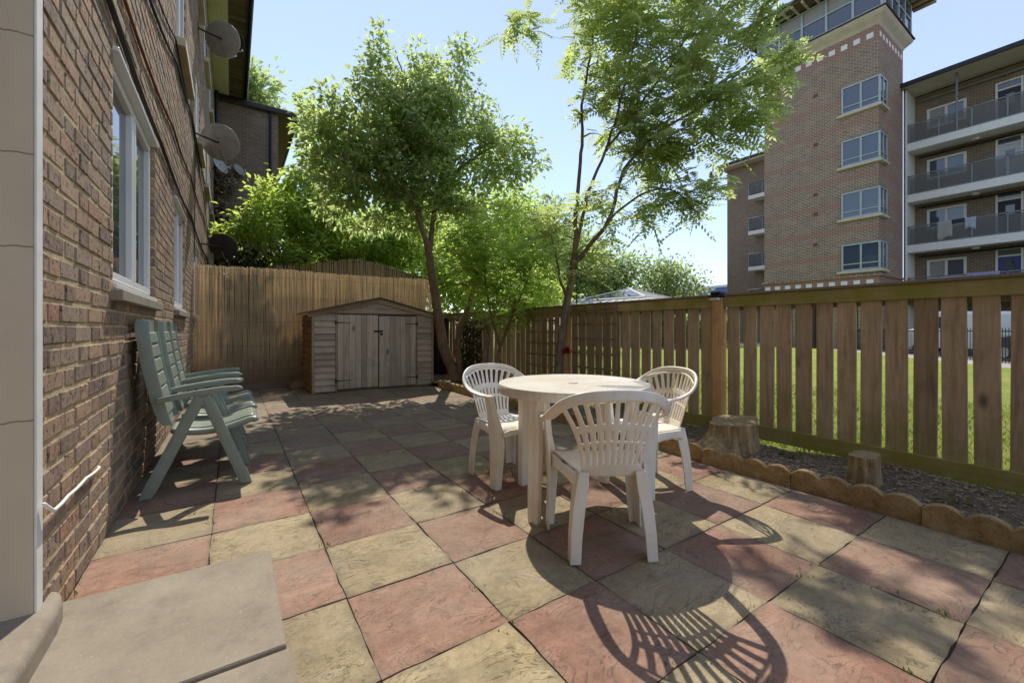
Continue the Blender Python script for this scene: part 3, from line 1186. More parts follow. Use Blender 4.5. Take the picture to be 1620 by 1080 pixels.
# ================================================================== LEFT BUILDING
WX = -.57
HOLES = [(3.27, 4.85, 1.35, 2.75), (6.35, 7.70, 1.35, 2.70), (9.30, 10.75, 1.35, 2.70), (12.4, 13.75, 1.35, 2.7)]
for yy in (6.55, 9.8, 12.7, 15.6):
    HOLES.append((yy, yy + 1.35, 4.68, 6.1))
    HOLES.append((yy, yy + 1.35, 7.75, 9.15))
bld = thing('apartment_building', 'brown brick apartment building with white windows along the left side', 'building')


def split_rects(y0, y1, z0, z1, holes):
    ys = sorted({y0, y1} | {min(max(h[0], y0), y1) for h in holes} | {min(max(h[1], y0), y1) for h in holes})
    out = []
    for a, b in zip(ys[:-1], ys[1:]):
        if b - a < 1e-6:
            continue
        mid = (a + b) / 2
        zs = [z0]
        for h in sorted([h for h in holes if h[0] < mid < h[1]], key=lambda h: h[2]):
            if h[3] <= z0 or h[2] >= z1:
                continue
            if h[2] > zs[-1]:
                out.append((a, b, zs[-1], h[2]))
            zs.append(h[3])
        if zs[-1] < z1:
            out.append((a, b, zs[-1], z1))
    return out


YB = 13.0
g = MB()
for (a, b, c, d) in split_rects(2.19, YB, -.05, 10.25, [(h[0] - .005, h[1] + .005, h[2] - .005, h[3] + .005) for h in HOLES]):
    g.box(-.86, WX - .0032, a, b, c, d)
wall = g.build('wall', M['mortar'], bld)
g = MB()
for (a, b, c, d) in split_rects(YB, 20.0, -.05, 10.25, HOLES):
    g.box(-.86, WX, a, b, c, d)
g.build('far_wall', M['farwall'], bld)
g = MB()
g.box(-.86, WX, -6.0, 1.05, -.05, 10.25)
g.build('near_wall', M['farwall'], bld)
g = MB()
g.box(-.86, WX, 1.052, 2.188, 2.55, 10.25)
g.build('wall_over_door', M['farwall'], bld)

# single bricks, Flemish bond
CH, BHT = .0875, .072
S_, H_, J_ = .246, .117, .0135
br = random.Random(21)
bricks = []
z = .006
ci = 0
while z < 9.9:
    y = 2.195 - (0 if ci % 2 == 0 else (S_ + J_ - (S_ - H_) / 2 - .0))
    k = 0
    ymin = max(2.195, (z - 1.4) / .70)      # what the view can reach
    while y < YB:
        ln = S_ if k % 2 == 0 else H_
        a, b = max(y, 2.195), min(y + ln, YB)
        y += ln + J_
        k += 1
        if b - a < .03 or b < ymin - .3:
            continue
        segs = [(a, b)]
        for h in HOLES:
            if z + BHT > h[2] + .01 and z < h[3] - .01:
                ns_ = []
                for (p, q) in segs:
                    if q <= h[0] or p >= h[1]:
                        ns_.append((p, q))
                    else:
                        if p < h[0] - .025:
                            ns_.append((p, h[0]))
                        if q > h[1] + .025:
                            ns_.append((h[1], q))
                segs = ns_
        for (p, q) in segs:
            bricks.append((p, q, z, ln))
    z += CH
    ci += 1
cy_, sy_ = math.cos(R(33.7)), math.sin(R(33.7))


def proj2(x, y, z):
    r = x * cy_ - y * sy_
    d = x * sy_ + y * cy_
    return 810 + 664 * r / d, 520 - 664 * (z - 1.12) / d


def bscore(bk):
    p, q, z, ln = bk
    x0, y0 = proj2(WX, p, z + BHT / 2)
    x1, y1 = proj2(WX, q, z + BHT / 2)
    _, yt = proj2(WX, (p + q) / 2, z + BHT)
    _, yb = proj2(WX, (p + q) / 2, z)
    if x1 < 60 or (y0 + y1) / 2 < 0 or (y0 + y1) / 2 > 1080:
        return 0
    return (x1 - x0) * (yb - yt)


order = sorted(range(len(bricks)), key=lambda i: -bscore(bricks[i]))
top = set(order[:300])
cache = {}
mass = MB()
for i, (p, q, z, ln) in enumerate(bricks):
    dx = br.uniform(-.0006, .0045)
    zz = z + br.uniform(-.0025, .0025) + .004 * math.sin(p * 1.7 + z * 3)
    if i in top:
        key = round(q - p, 3)
        if key not in (S_, H_):
            key = (key, i)
        if key not in cache:
            L_ = q - p
            mb = MB().cbox(-.06, 0, 0, L_, 0, BHT, .005)
            # worn, uneven face
            mb.v = [(vx + br.uniform(-.0015, .0015), vy + br.uniform(-.002, .002), vz + br.uniform(-.002, .002)) for vx, vy, vz in mb.v]
            cache[key] = mb.mesh('brick', M['brick'])
        o = link('brick', cache[key], wall, (WX + dx, p, zz), (br.uniform(-.008, .008), 0, br.uniform(-.006, .006)))
    else:
        mass.cbox(WX - .06 + dx, WX + dx, p, q, zz, zz + BHT, .005, br.random())
o = mass.build('brickwork', M['brick_mass'], wall, fixn=False)
tag(o, kind='stuff')


def wall_window(y0, y1, z0, z1, splits=1, big=False):
    xf = WX - .030
    f = .062
    g = MB()
    g.cbox(xf - .06, xf, y0 + .003, y1 - .003, z1 - f, z1 - .003, .004)
    g.cbox(xf - .06, xf, y0 + .003, y1 - .003, z0 + .003, z0 + f, .004)
    g.cbox(xf - .06, xf - .001, y0 + .003, y0 + f, z0 + f + .001, z1 - f - .001, .004)
    g.cbox(xf - .06, xf - .001, y1 - f, y1 - .003, z0 + f + .001, z1 - f - .001, .004)
    w = g.build('window', M['upvc'], bld)
    n = splits + 1
    ww = (y1 - y0 - 2 * f) / n
    for k in range(n):
        a = y0 + f + k * ww
        b = a + ww
        if k > 0:
            MB().cbox(xf - .055, xf + .004, a - .022, a + .022, z0 + f + .002, z1 - f - .002, .004).build('mullion', M['upvc'], w)
        s = .05
        a += .024
        b -= .024
        g = MB()
        g.cbox(xf - .045, xf + .010, a, b, z1 - f - s, z1 - f - .003, .005)
        g.cbox(xf - .045, xf + .010, a, b, z0 + f + .003, z0 + f + s, .005)
        g.cbox(xf - .045, xf + .009, a, a + s, z0 + f + s, z1 - f - s, .005)
        g.cbox(xf - .045, xf + .009, b - s, b, z0 + f + s, z1 - f - s, .005)
        g.build('casement', M['upvc'], w)
        MB().box(xf - .034, xf - .026, a + s - .005, b - s + .005, z0 + f + s - .005, z1 - f - s + .005).build('pane', M['glass'], w)
    MB().box(xf - .20, xf - .18, y0, y1, z0, z1).build('curtain', M['curtain'], w)
    if big:
        MB().cbox(xf - .02, WX + .028, y0 + .004, y1 - .004, z1 - .030, z1 - .004, .004).build('head_trim', M['upvc'], w)
        MB().cbox(xf - .02, WX + .018, y0 + .004, y1 - .004, z0 + .004, z0 + .035, .004).build('sill_nose', M['upvc'], w)
    MB().cbox(WX - .10, WX + (.055 if z0 < 3 else .10), y0 - .06, y1 + .06, z0 - .07 if z0 < 3 else z0 - .11, z0 - .004, .006).build('sill', M['slab'] if z0 < 3 else M['stone'], w)
    return w


for i, (a, b, c, d) in enumerate(HOLES):
    wall_window(a, b, c, d, 1, i < 3)

# doorway at the camera's left: cream reveal, white corner bead, dark door
MB().box(-.86, WX - .004, 2.13, 2.187, .0, 2.55).build('door_jamb', M['cream'], bld)
MB().cbox(WX - .0035, WX + .004, 2.134, 2.192, .10, 2.6, .002).build('corner_bead', M['white_paint'], bld)
MB().box(-1.12, -.861, 2.13, 2.3, .0, 2.55).build('inner_jamb', M['cream'], bld)
MB().box(-.80, WX - .005, 2.10, 2.129, .0, .075).build('jamb_foot', M['slab'], bld)
MB().box(-1.14, -1.10, 1.0, 2.13, .13, 2.55).build('door', M['upvc'], bld)

# eaves
g = MB()
g.box(-.86, -.10, -6, 20, 10.252, 10.30)
g.build('soffit', M['soffit'], bld)
for k in range(120):
    yy = 2.0 + k * .15
    MB().box(-.098, .372, yy + .004, yy + .146, 10.256 + (k % 2) * .004, 10.28).build('soffit_board', M['brown_soffit'], bld)
MB().box(.373, .40, -6, 20, 10.20, 10.42).build('fascia', M['black'], bld)
g = MB()
rg = []
for y in (-6, 20):
    rg.append([(.46 + .06 * math.cos(a), y, 10.36 + .06 * math.sin(a)) for a in [math.pi + math.pi * k / 8 for k in range(9)]] + [(.50, y, 10.36), (.42, y, 10.36)])
g.loft(rg)
g.build('gutter', M['black'], bld)
MB().prism([(.48, 10.44), (-3.5, 12.4), (-7.5, 10.44), (-7.5, 10.40), (.48, 10.40)], 'y', -6, 20).build('roof', M['dark_tile'], bld)
MB().tube([(-.50, 19.7, 0), (-.50, 19.7, 10.3)], .055, 10).build('downpipe', M['black'], bld)

# projecting wing at the far end
wing = thing('brick_wing', 'dark brick wing wall closing the view behind the reed screen', 'building', (0, 20, 0))
MB().box(-8, 1.60, .0, 14, -.1, 10.02).build('wall', M['wingbrick'], wing)
MB().box(-8, 2.28, -.14, 14.2, 10.03, 10.09).build('soffit', M['brown_soffit'], wing)
MB().cbox(-8, 2.34, -.19, -.142, 10.05, 10.24, .005).build('verge_board', M['black'], wing)
MB().cbox(2.29, 2.38, -.10, 14.2, 10.0, 10.20, .02).build('gutter', M['black'], wing)
MB().prism([(2.36, 10.22), (-3.0, 10.75), (-8, 10.3), (-8, 10.22)], 'y', .3, 14.2).build('roof', M['dark_tile'], wing)
MB().tube([(1.32, -.07, 0), (1.32, -.07, 10.0)], .05, 8).build('downpipe', M['black'], wing)


def sat_dish(label, c, r, facing, anchor, mat='dish'):
    t = thing('satellite_dish', label, 'satellite dish', c)
    n = Vector(facing).normalized()
    q = n.to_track_quat('Z', 'Y').to_matrix().to_4x4()
    g = MB()
    N = 28
    prof = [(.04, .0), (.35, .018), (.7, .07), (.93, .13), (1.0, .155), (1.0, .165), (.93, .142), (.7, .084), (.35, .032), (.04, .014)]
    rings = [[q @ Vector((r * a * math.cos(2 * math.pi * k / N), r * .92 * a * math.sin(2 * math.pi * k / N), r * b)) for k in range(N)] for a, b in prof]
    g.loft(rings)
    g.build('reflector', M[mat], t, smooth=True)
    a = Vector(anchor) - Vector(c)
    back = q @ Vector((0, 0, -.06))
    g = MB()
    g.tube([a, (a + back) * .5 + Vector((0, 0, .0)), back, q @ Vector((0, 0, .01))], .018, 7)
    g.cbox(a.x - .02, a.x + .006, a.y - .07, a.y + .07, a.z - .09, a.z + .09, .004)
    g.build('bracket', M['iron'], t)
    g = MB()
    dn = q @ Vector((0, -1, 0))
    if dn.z > 0:
        dn = -dn
    f = n * r * 1.05 + dn * r * .62
    g.tube([dn * r * .35 - n * .03, dn * r * .95 + n * r * .14, f], .010, 6)
    g.build('feed_arm', M['steel_grey'], t)
    MB().tube([f - n * .0, f - (f.normalized()) * .09], [.022, .030], 8).build('feed_horn', M['white_paint'], t)
    return t


sat_dish('large grey satellite dish high on the left wall near the eaves', (-.19, 10.75, 7.22), .37, (.55, .78, .35), (-.565, 10.45, 7.12))
sat_dish('large grey satellite dish at mid height on the left wall', (-.22, 9.95, 4.74), .37, (.5, .80, .38), (-.565, 9.6, 4.70))
sat_dish('small dark satellite dish below the highest dish on the left wall', (.05, 13.8, 9.0), .26, (.6, .75, .3), (-.565, 13.6, 8.8), 'black')
sat_dish('small pale satellite dish beside the dead creeper', (-.36, 17.5, 6.7), .30, (.7, -.55, .3), (-.565, 17.4, 6.5))
sat_dish('small grey satellite dish on the dark brick wing wall', (.22, 19.72, 7.35), .26, (.55, -.55, .35), (.1, 19.99, 7.2), 'dish')
sat_dish('dark satellite dish just above the reed screen by the wall', (-.20, 11.8, 3.02), .32, (.45, .82, .3), (-.565, 11.5, 3.0), 'iron')


def cable(name, label, pts, r, mat):
    P = [Vector(p) for p in pts]
    out = []
    for i in range(len(P) - 1):
        for k in range(6):
            u = k / 6
            q = P[i].lerp(P[i + 1], u)
            q.z -= .02 * math.sin(math.pi * u) * (P[i + 1] - P[i]).length
            out.append(q)
    out.append(P[-1])
    o = MB().tube(out, r, 6).build(name, M[mat], smooth=True)
    return tag(o, label, 'cable')


cable('wall_pipe', 'thin rust red cable running along the left brick wall', [(-.553, 2.5, 3.05), (-.553, 3.5, 3.15), (-.553, 6, 3.38), (-.553, 8.5, 3.57), (-.553, 12, 3.72), (-.553, 16, 3.8)], .011, 'red_cable')
cable('wall_cable', 'thick black cable running above the ground floor windows', [(-.548, 2.4, 2.92), (-.548, 3.1, 2.88), (-.548, 5.05, 2.84), (-.548, 8.5, 2.92), (-.548, 13, 2.95), (-.548, 19, 3.0)], .016, 'cable')
cable('wall_cable', 'black cable sagging across the left wall towards the upper sill', [(-.55, 3.4, 3.5), (-.55, 4.4, 3.76), (-.55, 6.4, 4.3), (-.55, 8.6, 4.62), (-.55, 13.3, 4.7), (-.55, 19, 4.8)], .013, 'cable')
cable('wall_cable', 'thin black cable beside the sagging one on the left wall', [(-.55, 3.4, 3.72), (-.55, 4.6, 4.0), (-.55, 6.3, 4.52), (-.55, 8.55, 4.55), (-.55, 12, 4.2), (-.55, 17, 3.4)], .009, 'cable')
cable('wall_cable', 'black cable dropping down the wall from the middle dish', [(-.555, 9.6, 4.7), (-.553, 9.45, 4.0), (-.553, 9.3, 3.0), (-.553, 9.25, 2.3)], .008, 'cable')
cable('white_cable', 'short white cable clipped low on the brick wall', [(-.556, 2.16, .50), (-.546, 2.22, .452), (-.550, 2.40, .448), (-.550, 2.65, .445), (-.550, 2.88, .43), (-.562, 2.92, .425)], .0065, 'white_paint')

# ================================================================== FURNITURE
# ---- white monobloc chairs (local: front = +y)
def make_chair(label):
    t = thing('plastic_chair', label, 'chair', group='white plastic garden chairs round the table')
    W = M['white_plastic']
    # back fan with three rows of slots
    NS = 10
    vrow = [0, .07, .14, .175, .19, .28, .38, .415, .435, .475, .49, .54, .585, .60, .64, .67, .69, .74, .82, .90, .945, .965, 1.0]

    def slotrow(v0, v1):
        m = (v0 + v1) / 2
        return .18 < m < .43 or .48 < m < .60 or .68 < m < .96

    def S(v):
        if v > .63:
            return .020 + .026 * min(1, (v - .63) / .25)
        return .020

    def pt(u, v):
        hw = .146 + .026 * v + .094 * v ** 2.4
        x = u * hw
        zt = .800 - .052 * u * u
        z = .395 + v * (zt - .395)
        y = .045 - .115 * v + (.028 + .075 * v) * (u * u) * (.35 + .65 * v) - .012 * math.sin(math.pi * v)
        return (x, y, z)
    cols = []
    for v in vrow:
        us = [-1.0]
        for i in range(NS):
            c = (-1 + (2 * i + 1) / NS) * .955
            us += [c - S(v), c + S(v)]
        us.append(1.0)
        cols.append([pt(u, v) for u in us])
    nc = len(cols[0])
    vs = [p for r in cols for p in r]
    fs = []
    for j in range(len(vrow) - 1):
        for i in range(nc - 1):
            if i % 2 == 1 and slotrow(vrow[j], vrow[j + 1]):
                continue
            a = j * nc + i
            fs.append((a, a + 1, a + nc + 1, a + nc))
    o = MB().add(vs, fs).build('backrest', W, t, smooth=True)
    mods(o, solid=.010, sub=2)
    # rim that becomes the arms
    half = [((0, -.082, .810), (0, .28, 1)), ((.11, -.074, .807), (.05, .28, 1)), ((.196, -.045, .790), (.22, .22, 1)), ((.252, -.004, .756), (.45, .12, 1)),
            ((.284, .045, .714), (.75, .05, .75)), ((.297, .11, .677), (1, .0, .35)), ((.300, .19, .656), (1, 0, .1)), ((.294, .27, .646), (1, 0, .0)), ((.282, .345, .640), (1, 0, 0))]
    path = [((-x, y, z), (-a, b, c)) for (x, y, z), (a, b, c) in half[::-1]] + half[1:]
    # keep width vectors continuous across the mirror plane
    rings = []
    n = len(path)
    P = [Vector(p) for p, w in path]
    for i in range(n):
        tt = (P[min(i + 1, n - 1)] - P[max(i - 1, 0)]).normalized()
        w = Vector(path[i][1])
        if P[i].x < 0:
            w = Vector((w.x, w.y, w.z))
        w = (w - tt * w.dot(tt)).normalized()
        nn = tt.cross(w).normalized()
        hw, hn = .027, .010
        ring = []
        for a, b in ((-1, -.55), (-.8, -1), (.8, -1), (1, -.55), (1, .55), (.8, 1), (-.8, 1), (-1, .55)):
            ring.append(P[i] + w * a * hw + nn * b * hn)
        rings.append(ring)
    o = MB().loft(rings).build('arm_rim', W, t, smooth=True)
    mods(o, sub=1)
    # seat shell
    nu, nv = 10, 10
    vs = []
    for j in range(nv + 1):
        v = j / nv
        for i in range(nu + 1):
            u = -1 + 2 * i / nu
            hw = .155 + .075 * min(1, v * 1.25)
            y = .035 + .40 * v
            z = .415 + .020 * v - .020 * (1 - u * u) * math.sin(math.pi * min(1, v * 1.05)) - (.045 * max(0, v - .82) / .18 * max(0, v - .82) / .18)
            if v == 0:
                z += .006
            vs.append((u * hw, y, z))
    fs = [(j * (nu + 1) + i, j * (nu + 1) + i + 1, (j + 1) * (nu + 1) + i + 1, (j + 1) * (nu + 1) + i) for j in range(nv) for i in range(nu)]
    o = MB().add(vs, fs).build('seat', W, t, smooth=True)
    mods(o, solid=.012, sub=1)
    # skirt under the seat
    for s in (-1, 1):
        top_ = [(.155, .03, .418), (.190, .10, .424), (.222, .20, .43), (.232, .31, .432), (.232, .42, .422)]
        bot_ = [(.172, .03, .33), (.205, .10, .365), (.230, .20, .378), (.245, .31, .360), (.250, .42, .33)]
        vs = [(s * x, y, z) for x, y, z in top_] + [(s * x, y, z) for x, y, z in bot_]
        o = MB().add(vs, [(i, i + 1, 6 + i, 5 + i) for i in range(4)]).build('side_skirt', W, t, smooth=True)
        mods(o, solid=.010, sub=1)
    vs = [(-.232, .432, .415), (-.08, .437, .405), (.08, .437, .405), (.232, .432, .415), (-.248, .436, .335), (-.08, .440, .372), (.08, .440, .372), (.248, .436, .335)]
    o = MB().add(vs, [(i, i + 1, 5 + i, 4 + i) for i in range(3)]).build('front_skirt', W, t, smooth=True)
    mods(o, solid=.010, sub=1)
    # legs: open L sections
    def leg(path_):
        g = MB()
        rings = []
        for (px, py, pz, ws, wf, dirx, diry) in path_:
            th = .010
            # L: corner at (px,py); one flange along y (ws), the other along -x (wf)
            ring = [(px, py, pz), (px, py + diry * ws, pz), (px - dirx * th, py + diry * ws, pz), (px - dirx * th * 1.6, py + diry * th * 1.6, pz), (px - dirx * wf, py + diry * th, pz), (px - dirx * wf, py, pz)]
            rings.append(ring)
        g.loft(rings)
        o = g.build('leg', W, t)
        mods(o, bevel=.003)
        return o
    for s in (-1, 1):
        leg([(s * .214, -.012, 0, .062, .052, s, 1), (s * .210, -.006, .12, .066, .056, s, 1), (s * .198, .002, .25, .072, .060, s, 1), (s * .182, .010, .35, .080, .062, s, 1), (s * .164, .018, .425, .085, .05, s, 1)])
        leg([(s * .268, .420, 0, .075, .048, s, -1), (s * .262, .424, .15, .085, .055, s, -1), (s * .258, .428, .30, .098, .062, s, -1), (s * .262, .425, .40, .105, .055, s, -1), (s * .276, .400, .52, .075, .042, s, -1), (s * .288, .372, .636, .062, .040, s, -1)])
        MB().cbox(s * .276 - .026, s * .276 + .026, .325, .380, .630, .650, .006).build('arm_end', W, t)
    return t


def place(o, x, y, fx, fy):
    o.location = (x, y, 0.003)
    o.rotation_euler = (0, 0, math.atan2(-fx, fy))


ch = make_chair('white plastic armchair nearest the camera, its back to us')
place(ch, 1.52, 1.40, .497, .868)
c2 = dup(ch, label='white plastic armchair left of the table, facing us')
place(c2, 1.737, 2.91, .1, -.995)
c3 = dup(ch, label='white plastic armchair on the fence side of the table')
place(c3, 2.695, 1.925, -.965, .26)

# ---- round table
tb = thing('round_table', 'round white plastic garden table with four ribbed legs', 'table', (1.855, 2.06, .003), R(16))
prof = [(.0, .762), (.40, .762), (.462, .764), (.474, .770), (.484, .768), (.489, .758), (.490, .735), (.486, .712), (.478, .712), (.476, .735), (.44, .745), (.0, .745)]
prof = [(max(r, .001), z) for r, z in prof]
MB().lathe(prof, n=96).build('table_top', M['table_plastic'], tb, smooth=False)
for m_ in (tb.children[0].data,):
    m_.polygons.foreach_set('use_smooth', np.ones(len(m_.polygons), dtype=bool))
mods(tb.children[0], bevel=None)
sm = tb.children[0].modifiers.new('split', 'EDGE_SPLIT')
sm.split_angle = R(40)
MB().lathe([(.001, .7705), (.028, .770), (.032, .7655), (.032, .763)], n=20).build('parasol_cap', M['white_plastic'], tb)
legsec = [(-.042, -.030), (-.030, -.038), (-.012, -.036), (0, -.026), (.012, -.036), (.030, -.038), (.042, -.030), (.042, .012), (.030, .022), (-.030, .022), (-.042, .012)]
for k in range(4):
    a = R(90 * k)
    rings = []
    for z, s, rad in ((0, .80, .412), (.02, .86, .412), (.35, .95, .405), (.71, 1.05, .395), (.744, 1.12, .39)):
        ring = []
        for u, v in legsec:
            # radial outward is +v side flipped
            rr_ = rad - v * s
            ring.append((rr_ * math.cos(a) - u * s * math.sin(a), rr_ * math.sin(a) + u * s * math.cos(a), z))
        rings.append(ring)
    o = MB().loft(rings).build('leg', M['white_plastic'], tb)
    mods(o, bevel=.003)

# ---- green reclining armchairs along the wall (local: front = +x, width along +y)
def make_recliner(label):
    t = thing('recliner_chair', label, 'chair', group='green folding armchairs along the wall')
    G_ = M['green_plastic']
    WD = .555

    def ribbon(name, prof, y0, y1, th, sub=1, lip=0.0):
        ny_ = 6
        vs = []
        for j in range(ny_ + 1):
            y = y0 + (y1 - y0) * j / ny_
            e = abs(2 * j / ny_ - 1)
            for (x, z) in prof:
                vs.append((x + lip * e ** 4, y, z + lip * .6 * e ** 4))
        m = len(prof)
        fs = [(j * m + i, j * m + i + 1, (j + 1) * m + i + 1, (j + 1) * m + i) for j in range(ny_) for i in range(m - 1)]
        o = MB().add(vs, fs).build(name, G_, t, smooth=True)
        return mods(o, solid=th, sub=sub, offset=-1.0)
    # back shell: outer hull and inset panels
    bp = [(-.368, .465), (-.385, .52), (-.405, .60), (-.428, .72), (-.455, .86), (-.475, 1.0), (-.488, 1.10), (-.490, 1.175)]
    y0, y1 = .05, WD - .05

    def bx(z):
        for (xa, za), (xb, zb) in zip(bp[:-1], bp[1:]):
            if za <= z <= zb:
                return xa + (xb - xa) * (z - za) / (zb - za)
        return bp[-1][0]
    # side walls + rounded top as a deep tray
    g = MB()
    out = []
    zs = [.465, .50, .56, .64, .72, .80, .88, .96, 1.04, 1.10, 1.145, 1.168, 1.178]
    rings = []
    for z in zs:
        ins = 0.0 if z < 1.12 else .03 * ((z - 1.12) / .058) ** 2
        x = bx(z)
        dp = (.018 if z < .48 else .034 if z < .53 else .038 if z < .6 else .042) if z < 1.15 else .036
        ring = [(x + .012, y0 + .035 + ins, z), (x + .030, y0 + .022 + ins, z), (x + .030, y0 + .004 + ins, z), (x + .018, y0 + ins, z), (x - dp, y0 + .006 + ins, z), (x - dp - .004, y0 + .03 + ins, z), (x - dp - .004, y1 - .03 - ins, z), (x - dp, y1 - .006 - ins, z), (x + .018, y1 - ins, z), (x + .030, y1 - .004 - ins, z), (x + .030, y1 - .022 - ins, z), (x + .012, y1 - .035 - ins, z)]
        rings.append(ring)
    g.loft(rings)
    o = g.build('back_shell', G_, t, smooth=True)
    e = o.modifiers.new('split', 'EDGE_SPLIT')
    e.split_angle = R(38)
    # raised cushions panels on the front of the back
    pz = [.52, .615, .715, .815, .915, 1.01, 1.10]
    for a, b in zip(pz[:-1], pz[1:]):
        am, bm_ = a + .006, b - .006
        xa, xb = bx(am) + .0135, bx(bm_) + .0135
        g = MB()
        vs = []
        for (xx, zz) in ((xa, am), (xb, bm_)):
            for yy in (y0 + .055, y1 - .055):
                vs.append((xx, yy, zz))
        dz = .008
        vs += [(xa + .010, y0 + .065, am + dz), (xa + .010, y1 - .065, am + dz), (xb + .010, y0 + .065, bm_ - dz), (xb + .010, y1 - .065, bm_ - dz)]
        g.add(vs, [(0, 1, 5, 4), (1, 3, 7, 5), (3, 2, 6, 7), (2, 0, 4, 6), (4, 5, 7, 6)])
        g.build('back_panel', G_, t)
    # seat
    sp = [(-.352, .445), (-.30, .430), (-.20, .412), (-.08, .415), (.03, .442), (.10, .468), (.145, .470), (.165, .452), (.170, .425)]
    ribbon('seat', sp, .05, WD - .05, .05, 2, .006)
    ribbon('seat_pad', [(x, z + .012) for x, z in sp[1:7]], .10, WD - .10, .018, 1)
    # arms
    for y in (.0, WD - .045):
        top_ = [(-.415, .655), (-.33, .672), (-.20, .692), (-.06, .706), (.03, .708), (.058, .700), (.066, .688)]
        bot_ = [(-.415, .622), (-.33, .632), (-.20, .652), (-.06, .668), (.03, .674), (.058, .676), (.066, .682)]
        rings = []
        for (a, b) in zip(top_, bot_):
            x, z1 = a
            z0 = b[1]
            rings.append([(x, y + .004, z0), (x, y + .052, z0), (x, y + .056, z0 + (z1 - z0) * .6), (x, y + .048, z1), (x, y + .008, z1), (x, y, z0 + (z1 - z0) * .6)])
        o = MB().loft(rings).build('arm', G_, t, smooth=False)
        mods(o, bevel=.004)
        # A-frame
        yy = y + .008
        for name, (xa, za), (xb, zb), w0, w1 in (('front_leg', (-.155, .650), (.088, .0), .034, .036), ('rear_leg', (-.185, .648), (-.475, .0), .034, .038)):
            d = Vector((xb - xa, 0, zb - za)).normalized()
            nrm = Vector((d.z, 0, -d.x))
            rings = []
            for f in (0, .08, .3, .6, .9, 1.0):
                c = Vector((xa + (xb - xa) * f, 0, za + (zb - za) * f))
                w = w0 + (w1 - w0) * f
                a1, a2 = c + nrm * w, c - nrm * w
                if f == 1.0:
                    a1.z = a2.z = 0.0
                i1, i2 = c + nrm * w * .45, c - nrm * w * .45
                if f == 1.0:
                    i1.z = i2.z = 0.0
                rings.append([(a1.x, yy, a1.z), (i1.x, yy - .004, i1.z), (i2.x, yy - .004, i2.z), (a2.x, yy, a2.z), (a2.x, yy + .032, a2.z), (a1.x, yy + .032, a1.z)])
            o = MB().loft(rings).build('leg', G_, t)
            mods(o, bevel=.003)
        g = MB().tube([(-.17, yy - .001, .60), (-.17, yy + .04, .60)], .016, 12)
        g.build('pivot', G_, t)
    MB().tube([(.045, .01, .12), (.045, WD - .01, .12)], .012, 8).build('stretcher', G_, t)
    MB().tube([(-.42, .01, .13), (-.42, WD - .01, .13)], .012, 8).build('stretcher', G_, t)
    return t


rc = make_recliner('sage green reclining plastic armchair nearest the camera')
rc.location = (0, 3.60, .003)
r2 = dup(rc, (0.015, 4.185, .003), label='sage green reclining plastic armchair, middle one of the three')
r3 = dup(rc, (0.005, 4.765, .003), label='sage green reclining plastic armchair nearest the reed screen')

# ================================================================== BUILDINGS BEYOND THE LAWN
TX, TY0, TY1, TX1 = 28.8, 7.8, 13.6, 32.9
tower = thing('brick_tower', 'tall brown brick stair tower with corner windows and glazed top', 'building')
g = MB()
wz = [(4.35, 5.85), (7.28, 8.75), (10.22, 11.70), (13.18, 14.70)]
# west face pieces round the corner windows, then the rest of the shaft
prev = 3.98
for (a, b) in wz + [(17.45, 17.45)]:
    g.box(TX, TX1, TY0, TY1, prev, a)
    if b > a:
        g.box(TX, TX1, 9.43, TY1, a, b)
        g.box(29.85, TX1, TY0, 9.43, a, b)
    prev = b
g.build('wall', M['towerbrick'], tower)
g = MB()
for k in range(4):
    y0 = TY0 + k * (TY1 - TY0 - .9) / 3
    g.box(TX + .02, TX + .9, y0, y0 + .9, -.1, 3.40)
g.box(TX + .02, TX1, TY0, TY1, 3.40, 3.98)
g.box(30.2, TX1, TY0 + .3, TY1 - .3, -.1, 3.40)
g.build('ground_floor', M['towerbrick'], tower)
# white chequer squares
for k in range(10):
    y = TY0 + .22 + k * .58
    MB().cbox(TX - .012, TX + .02, y, y + .30, 3.50, 3.80, .004).build('white_block', M['white_trim'], tower)
    MB().cbox(TX - .012, TX + .02, y, y + .30, 16.86, 17.14, .004).build('white_block', M['white_trim'], tower)
for k in range(8):
    x = TX + .15 + k * .50
    MB().cbox(x, x + .26, TY0 - .012, TY0 + .02, 16.86, 17.14, .004).build('white_block', M['white_trim'], tower)
MB().cbox(TX - .10, TX1, TY0 - .10, TY1 + .1, 3.985, 4.10, .01).build('string_course', M['towerbrick'], tower)
for zc in (14.92, 12.0, 9.05, 6.1, 3.2 + 13.0 * 0 + 4.7):
    MB().cbox(TX - .006, TX + .02, 10.6, 10.85, zc - .10, zc + .10, .003).build('air_vent', M['red_cable'], tower)
